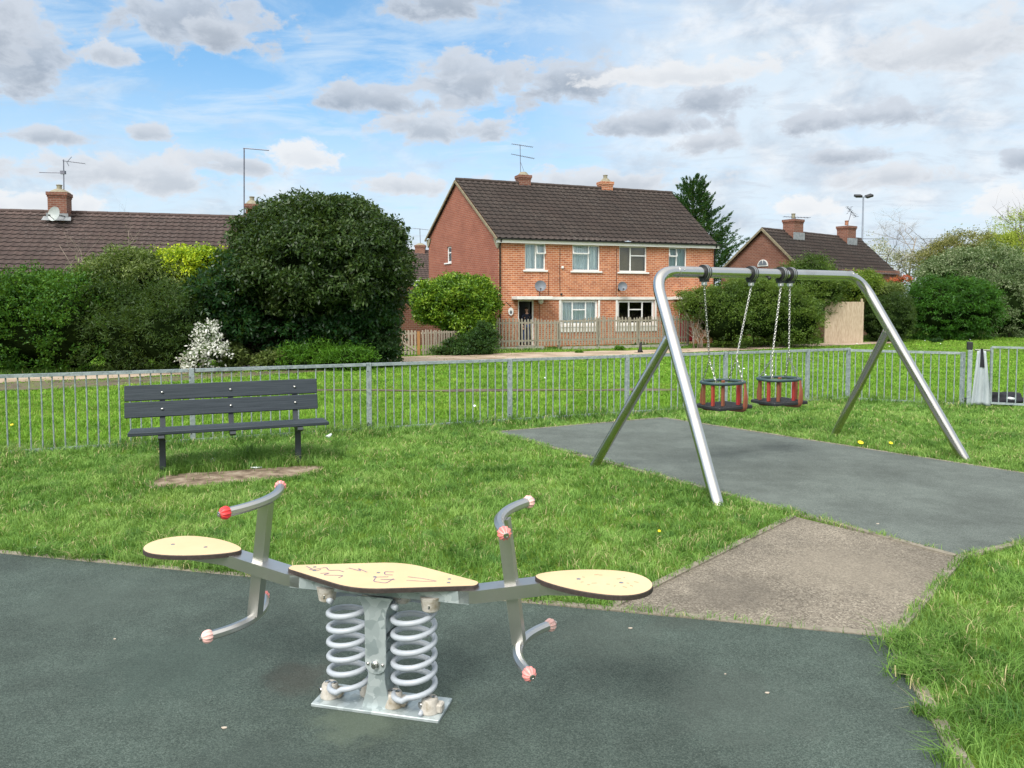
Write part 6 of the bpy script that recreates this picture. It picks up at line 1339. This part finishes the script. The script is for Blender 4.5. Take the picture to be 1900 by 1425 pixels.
# ------------------------------------------------------------------ garden fences
def picket_run(t, a, b, h0, h1, mt, z0=None, gap=.143, w=.074, tilt=0.02, name='picket_panel', rails=(.22, .85), rnd=.02):
    a = np.array(a, float); b = np.array(b, float); Mw = plane_frame(a, b); L = math.dist(a[:2], b[:2]); n = max(2, round(L/gap)); m = MB(Mw); g0 = z0 if z0 is not None else float(terrain(a[0], a[1]))
    for i in range(n):
        s = (i+.5)*L/n; h = h0+(h1-h0)*i/n+random.gauss(0, rnd); r = random.gauss(0, tilt); c = w/2*random.uniform(.85, 1.05); zz = g0+random.uniform(.02, .06)
        pts = [(s-c, zz), (s+c, zz), (s+c+r, h-.05), (s+c*.6+r, h-.012), (s+r, h), (s-c*.6+r, h-.012), (s-c+r, h-.05)]; m.prism(pts[::-1], -.045, -.024, 'xz')
    o = m.build(name, mt, t)
    for f in rails: z = g0+(max(h0, h1)-g0)*f; m = MB(Mw); m.bbox((0, -.023, z-.035), (L, .015, z+.035)); m.build('rail', mt, o)
    return Mw
def build_pickets():
    # long fence in front of the house
    a, b = G(917, 651.5), G(1276, 643); ga = float(terrain(a[0], a[1])); d = b-a; L = math.hypot(d[0], d[1]); d[2] = 0; d /= np.linalg.norm(d)
    t = thing('picket_fence', 'long weathered grey picket fence standing before the brick house', 'fence', (a[0], a[1], ga))
    n = 6; hs = P(1000, 590, (a[1]+b[1])/2)[2]
    def top(u, v):
        k = ray(u, v); kk = k[0]/k[1]; s = (kk*a[1]-a[0])/(d[0]-kk*d[1]); p = a+d*s; return s, P(u, v, p[1])[2], p
    cuts = [top(u, v) for u, v in ((917, 592), (995, 592), (1037, 596), (1110, 587), (1184, 588), (1232, 586), (1277, 584))]
    for i in range(len(cuts)-1):
        p, q = cuts[i][2].copy(), cuts[i+1][2].copy(); p[2] = q[2] = 0; picket_run(t, p, q, cuts[i][1]+random.uniform(-.02, .02), cuts[i+1][1]+random.uniform(-.02, .02), M['picket'], ga+.14)
    for c in cuts:
        m = MB(); m.rbox((c[2][0], c[2][1]+.06, (ga+c[1])/2-.05), (.10, .10, c[1]-ga-.05), .006, (0, 0, math.atan2(d[1], d[0]))); m.build('post', M['picket'], t)
    m = MB(plane_frame(a, b)); m.bbox((0, -.03, ga-.1), (L*.24, .03, ga+.16)); m.bbox((L*.33, -.03, ga-.1), (L, .03, ga+.12)); m.build('gravel_board', M['concrete'], t)
    # short pale fence and gate on the left of the bush
    a, b = G(782, 660), G(858, 655); ga = float(terrain(a[0], a[1])); t = thing('picket_fence', 'short pale picket fence tucked under the rounded laurel bush', 'fence', (a[0], a[1], ga))
    picket_run(t, a, b, P(782, 611, a[1])[2], P(858, 615, b[1])[2], M['picket_pale'], ga, gap=.135)
    m = MB(); m.rbox((a[0]-.10, a[1], ga+.42), (.11, .11, .98), .006); tag(m.build('gate_post', M['orangewood']), 'orange-brown wooden post between the picket gate and short fence', 'post')
    g0 = G(736, 661); g1 = a-np.array([.18, 0, 0]); t = thing('picket_gate', 'small pale picket gate with a diagonal brace beside the orange post', 'gate', (g0[0], g0[1], ga)); Mw = picket_run(t, g0, g1, P(740, 612, g0[1])[2], P(770, 613, g1[1])[2], M['picket_pale'], ga, gap=.135, name='gate_pickets', rnd=.005, tilt=.003)
    m = MB(Mw); Lg = math.dist(g0[:2], g1[:2]); m.sweep([(.05, -.06, ga+.62), (Lg-.03, -.06, ga+.2)], [(-.012, -.035), (.012, -.035), (.012, .035), (-.012, .035)]); m.build('brace', M['picket_pale'], t)
    # close-boarded panel on the right
    a, b = G(1533, 637), G(1601, 637); t = thing('board_fence', 'pale close-boarded fence panel between the olive and dark hedges', 'fence', (a[0], a[1], float(terrain(a[0], a[1])))); Mw = plane_frame(a, b); L = math.dist(a[:2], b[:2]); zt0 = P(1534, 560, a[1])[2]; m = MB(Mw); n = 15
    for i in range(n): s = L*i/n; m.rbox((s+L/n/2, (i % 2)*.012, (zt0-.4)/2), (L/n+.012, .018, zt0+.40+random.uniform(-.012, .012)), .003)
    m.build('boards', M['newwood'], t); m = MB(Mw); m.rbox((-.05, .0, (zt0-.4)/2+.06), (.11, .11, zt0+.55), .006); m.build('post', M['newwood'], t); m = MB(Mw); m.rbox((L-.08, .06, (zt0-.4)/2+.07), (.09, .09, zt0+.55), .006); m.build('post', M['newwood'], t)
    # second small shed gate leaf to the left (dark)
build_pickets()

# ------------------------------------------------------------------ the person in the doorway
def skin_mesh(name, verts, edges, radii, mt, parent, root=0, sub=2):
    me = bpy.data.meshes.new(name); me.from_pydata([tuple(v) for v in verts], edges, []); me.materials.append(mt); o = bpy.data.objects.new(name, me); COL.objects.link(o)
    if parent is not None: o.parent = parent
    s = o.modifiers.new('skin', 'SKIN'); s.use_smooth_shade = True
    for i, r in enumerate(radii):
        me.skin_vertices[0].data[i].radius = (r, r) if not isinstance(r, tuple) else r
    me.skin_vertices[0].data[root].use_root = True
    u = o.modifiers.new('sub', 'SUBSURF'); u.levels = sub; u.render_levels = sub; return o
def build_person():
    w = MF@Vector(((DOOR[0]+DOOR[1])/2+.12, .22, 0)); ang = math.atan2(MF[1][0], MF[0][0])
    t = thing('person', 'person in a navy jacket and blue jeans standing in the open front doorway', 'person', (w.x, w.y, DOOR[2]), ang)
    s = .94
    # local: x right, -y towards the street
    body = [(0, 0, .95), (0, 0, 1.12), (0, -.01, 1.30), (0, -.01, 1.42), (0, -.015, 1.50), (0, -.02, 1.58), (0, -.02, 1.68), (0, -.015, 1.74),
            (-.19, 0, 1.40), (-.24, .01, 1.14), (-.21, -.08, .92), (-.20, -.10, .84), (.19, 0, 1.40), (.24, .01, 1.14), (.21, -.08, .92), (.20, -.10, .84),
            (-.09, 0, .90), (-.10, -.02, .50), (-.10, .0, .08), (-.11, -.13, .03), (.09, 0, .90), (.10, -.02, .50), (.10, .02, .08), (.12, -.12, .03)]
    ed = [(0, 1), (1, 2), (2, 3), (3, 4), (4, 5), (5, 6), (6, 7), (3, 8), (8, 9), (9, 10), (10, 11), (3, 12), (12, 13), (13, 14), (14, 15), (0, 16), (16, 17), (17, 18), (18, 19), (0, 20), (20, 21), (21, 22), (22, 23)]
    rad = [(.14, .10), (.13, .10), (.15, .11), (.09, .08), .052, (.066, .078), (.074, .088), (.05, .06), .05, .04, .03, .03, .05, .04, .03, .03, .085, .06, .045, .035, .085, .06, .045, .035]
    b = skin_mesh('body', [tuple(q*s for q in v) for v in body], ed, [tuple(q*s for q in r) if isinstance(r, tuple) else r*s for r in rad], M['skin'], t)
    jk = [0, 1, 2, 3, 4, 8, 9, 10, 12, 13, 14]; mp = {k: i for i, k in enumerate(jk)}
    skin_mesh('jacket', [tuple(q*s for q in body[i]) for i in jk], [(mp[a], mp[c]) for a, c in ed if a in mp and c in mp], [(.155*s, .125*s), (.155*s, .125*s), (.172*s, .135*s), (.12*s, .11*s), .068*s, .075*s, .06*s, .048*s, .075*s, .06*s, .048*s], M['navy'], t)
    tr = [0, 16, 17, 18, 20, 21, 22]; mp = {k: i for i, k in enumerate(tr)}
    skin_mesh('jeans', [tuple(q*s for q in body[i]) for i in tr], [(mp[a], mp[c]) for a, c in ed if a in mp and c in mp], [(.148*s, .11*s), .098*s, .076*s, .062*s, .098*s, .076*s, .062*s], M['jeans'], t)
    W = frame(t)
    for x in (-.11, .12):
        m = MB(W); m.rbox((x*s, -.09*s, .035*s), (.10*s, .27*s, .07*s), .02); m.build('shoe', M['gutter'], t, True)
    m = MB(W); V = []
    for i in range(9):
        th = math.pi*.52*i/8
        for j in range(16): a = j/16*2*math.pi; V.append((.083*s*math.sin(th)*math.cos(a), (-.015+.100*math.sin(th)*math.sin(a)+.012)*s, (1.685+.105*math.cos(th))*s))
    F = [(i*16+j, (i+1)*16+j, (i+1)*16+(j+1) % 16, i*16+(j+1) % 16) for i in range(8) for j in range(16)]; m.add(V, F); m.build('hair', M['hair'], t, True)
    m = MB(W)
    for x in (-.03, .03): m.lathe([(.011, 0), (.009, .004)], 8, (x*s, -.106*s, 1.665*s), (0, -1, 0))
    m.box((0, -.098*s, 1.575*s), (.045*s, .012*s, .008*s)); m.build('eyes_and_mouth', M['hair'], t)
    m = MB(W); m.sweep([(0, -.10*s, 1.665*s), (0, -.125*s, 1.625*s)], [(-.012, -.012), (.012, -.012), (.008, .01), (-.008, .01)]); 
    for x in (-.076, .076): m.lathe([(.028*s, 0), (.024*s, .012)], 10, (x*s, -.01*s, 1.65*s), (math.copysign(1, x), 0, 0))
    m.build('nose_and_ears', M['skin'], t, True)
    for sx in (-1, 1):
        v = [(sx*.20*s, -.10*s, .84*s)]; e = []; rd = [.024]
        for k in range(5):
            a = (k-2)*.011; z0 = .80*s; v += [(sx*.20*s+a*.9, -.105*s+a*.3, z0), (sx*.20*s+a*1.2, -.115*s, z0-.04-.006*(k in (1, 2))), (sx*.20*s+a*1.1, -.135*s, z0-.07+.02*(k in (0, 4)))]
            i = len(v)-3; e += [(0, i), (i, i+1), (i+1, i+2)]; rd += [.009, .008, .007]
        skin_mesh('hand', v, e, rd, M['skin'], t, 0, 1)
build_person()

def build_cat():
    p = G(1188, 655); t = thing('cat', 'black cat sitting on the dirt path edge below the picket fence', 'cat', p, R(160)); s = 1.0
    # faces -y locally
    v = [(0, .06, .08), (0, .03, .16), (0, -.02, .24), (0, -.05, .30), (0, -.085, .345), (0, -.125, .34), (-.045, -.05, .18), (-.04, -.085, .09), (-.04, -.10, .015), (.045, -.05, .18), (.04, -.085, .09), (.04, -.10, .015),
         (-.07, .03, .07), (-.08, -.05, .03), (.07, .03, .07), (.08, -.05, .03), (0, .14, .04), (.09, .20, .025), (.18, .17, .03), (.22, .10, .03)]
    e = [(0, 1), (1, 2), (2, 3), (3, 4), (4, 5), (2, 6), (6, 7), (7, 8), (2, 9), (9, 10), (10, 11), (0, 12), (12, 13), (0, 14), (14, 15), (0, 16), (16, 17), (17, 18), (18, 19)]
    r = [.070, .064, .050, .040, .066, .040, .024, .018, .019, .024, .018, .019, .042, .024, .042, .024, .026, .016, .014, .010]
    skin_mesh('body', v, e, r, M['fur'], t)
    W = frame(t); m = MB(W)
    for x in (-.03, .03): m.lathe([(.024, 0), (.014, .03), (.001, .058)], 8, (x, -.075, .375), (x*5, .0, 1))
    m.build('ear', M['fur'], t); m = MB(W)
    for x in (-.02, .02): m.lathe([(.008, 0), (.004, .004)], 8, (x, -.135, .358), (x*6, -1, .1))
    m.build('eye', M['yellow'], t)
    m = MB(W); m.lathe([(.012, 0), (.004, .005)], 8, (0, -.088, .21), (0, -1, 0)); m.build('bib', M['white'], t)
build_cat()

# ------------------------------------------------------------------ small things on the grass and surfaces
def flower(u, v, lab, r=.016):
    p = G(u, v); t = thing('dandelion', lab, 'flower', p, 0, 'dandelions in the grass'); m = MB(); m.tube([p, p+[.004, 0, .055]], .0016, 5); m.build('stalk', LM_STALK, t)
    m = MB(); m.lathe([(r*.3, 0), (r, .004), (r*.9, .009), (r*.4, .012)], 14, p+np.array([.004, 0, .055]), (0, -.5, 1)); m.build('flower_head', M['yellow'], t, True)
LM_STALK = mat('stalk', (.10, .22, .03), (.14, .28, .05), 9)
for u, v, l, r in ((1596, 830, 'bright dandelion left of the right swing-frame feet', .034), (1652, 831, 'paler dandelion between the right swing-frame feet', .024), (1222, 1000, 'tiny yellow flower in the grass left of the nearest steel foot', .012), (1867, 738, 'small dandelion in the grass below the gate', .022), (22, 796, 'small dandelion beyond the railing at the left edge', .022)): flower(u, v, l, r)
def daisies():
    rg = np.random.default_rng(5); m = MB(); 
    for (u, v) in ((530, 678), (880, 760), (1012, 706), (1380, 688), (1420, 700), (1690, 700), (1800, 632), (1745, 640), (1590, 640), (1650, 645), (1716, 634), (1900, 650)):
        p = G(u, v); m.lathe([(.004, 0), (.026, .003), (.020, .006)], 8, p+np.array([0, 0, .06]), (0, -.6, 1))
    tag(m.build('daisies', M['paper']), 'scattered tiny white daisies over the field', 'flowers', kind='stuff')
daisies()
def litter(u, v, sx, sy, sz, lab, seed):
    p = G(u, v); blob_mesh('litter', p+np.array([0, 0, sz*.8+.01]), (sx, sy, sz), M['paper'], seed, None, (14, 8), .5, 3, lab, 'litter')
litter(394, 862, .035, .03, .03, 'crumpled clear plastic in the grass under the bench', 3); litter(478, 870, .06, .025, .008, 'flat pale scrap on the soil edge below the bench', 4); litter(611, 813, .035, .02, .025, 'whitish plastic scrap beside the right end of the bench', 5)
litter(64, 1021, .018, .01, .008, 'small pale scrap in the grass at the left rubber edge', 6)
def leaf_bit(u, v, r, lab, mt='paper', z=.014):
    p = G(u, v, z); m = MB(); a = random.random()*3; pts = [(p[0]+r*(1+.3*math.sin(3*q))*math.cos(q)*1., p[1]+r*.55*math.sin(q)) for q in np.linspace(0, 2*math.pi, 9, False)]; m.prism(pts, z, z+.004, ch=.001); tag(m.build('scrap', M[mt]), lab, 'scrap', 'small scraps on the rubber')
M['petal'] = mat('pale_petal', (.50, .42, .34), (.62, .54, .46), 50, .7)
for u, v, r, l in ((416, 1351, .011, 'curled pale leaf on the rubber in front of the left handlebar'), (213, 1186, .006, 'tiny white speck on the rubber below the left seat'), (1424, 1286, .009, 'pinkish chip on the rubber near the right edge'), (1170, 1166, .010, 'pale flat spot on the rubber below the right seat'), (1629, 972, .010, 'white speck on the far grey rubber'), (1346, 1251, .004, 'tiny chip on the rubber beside the right footrest')): leaf_bit(u, v, r, l, 'petal')
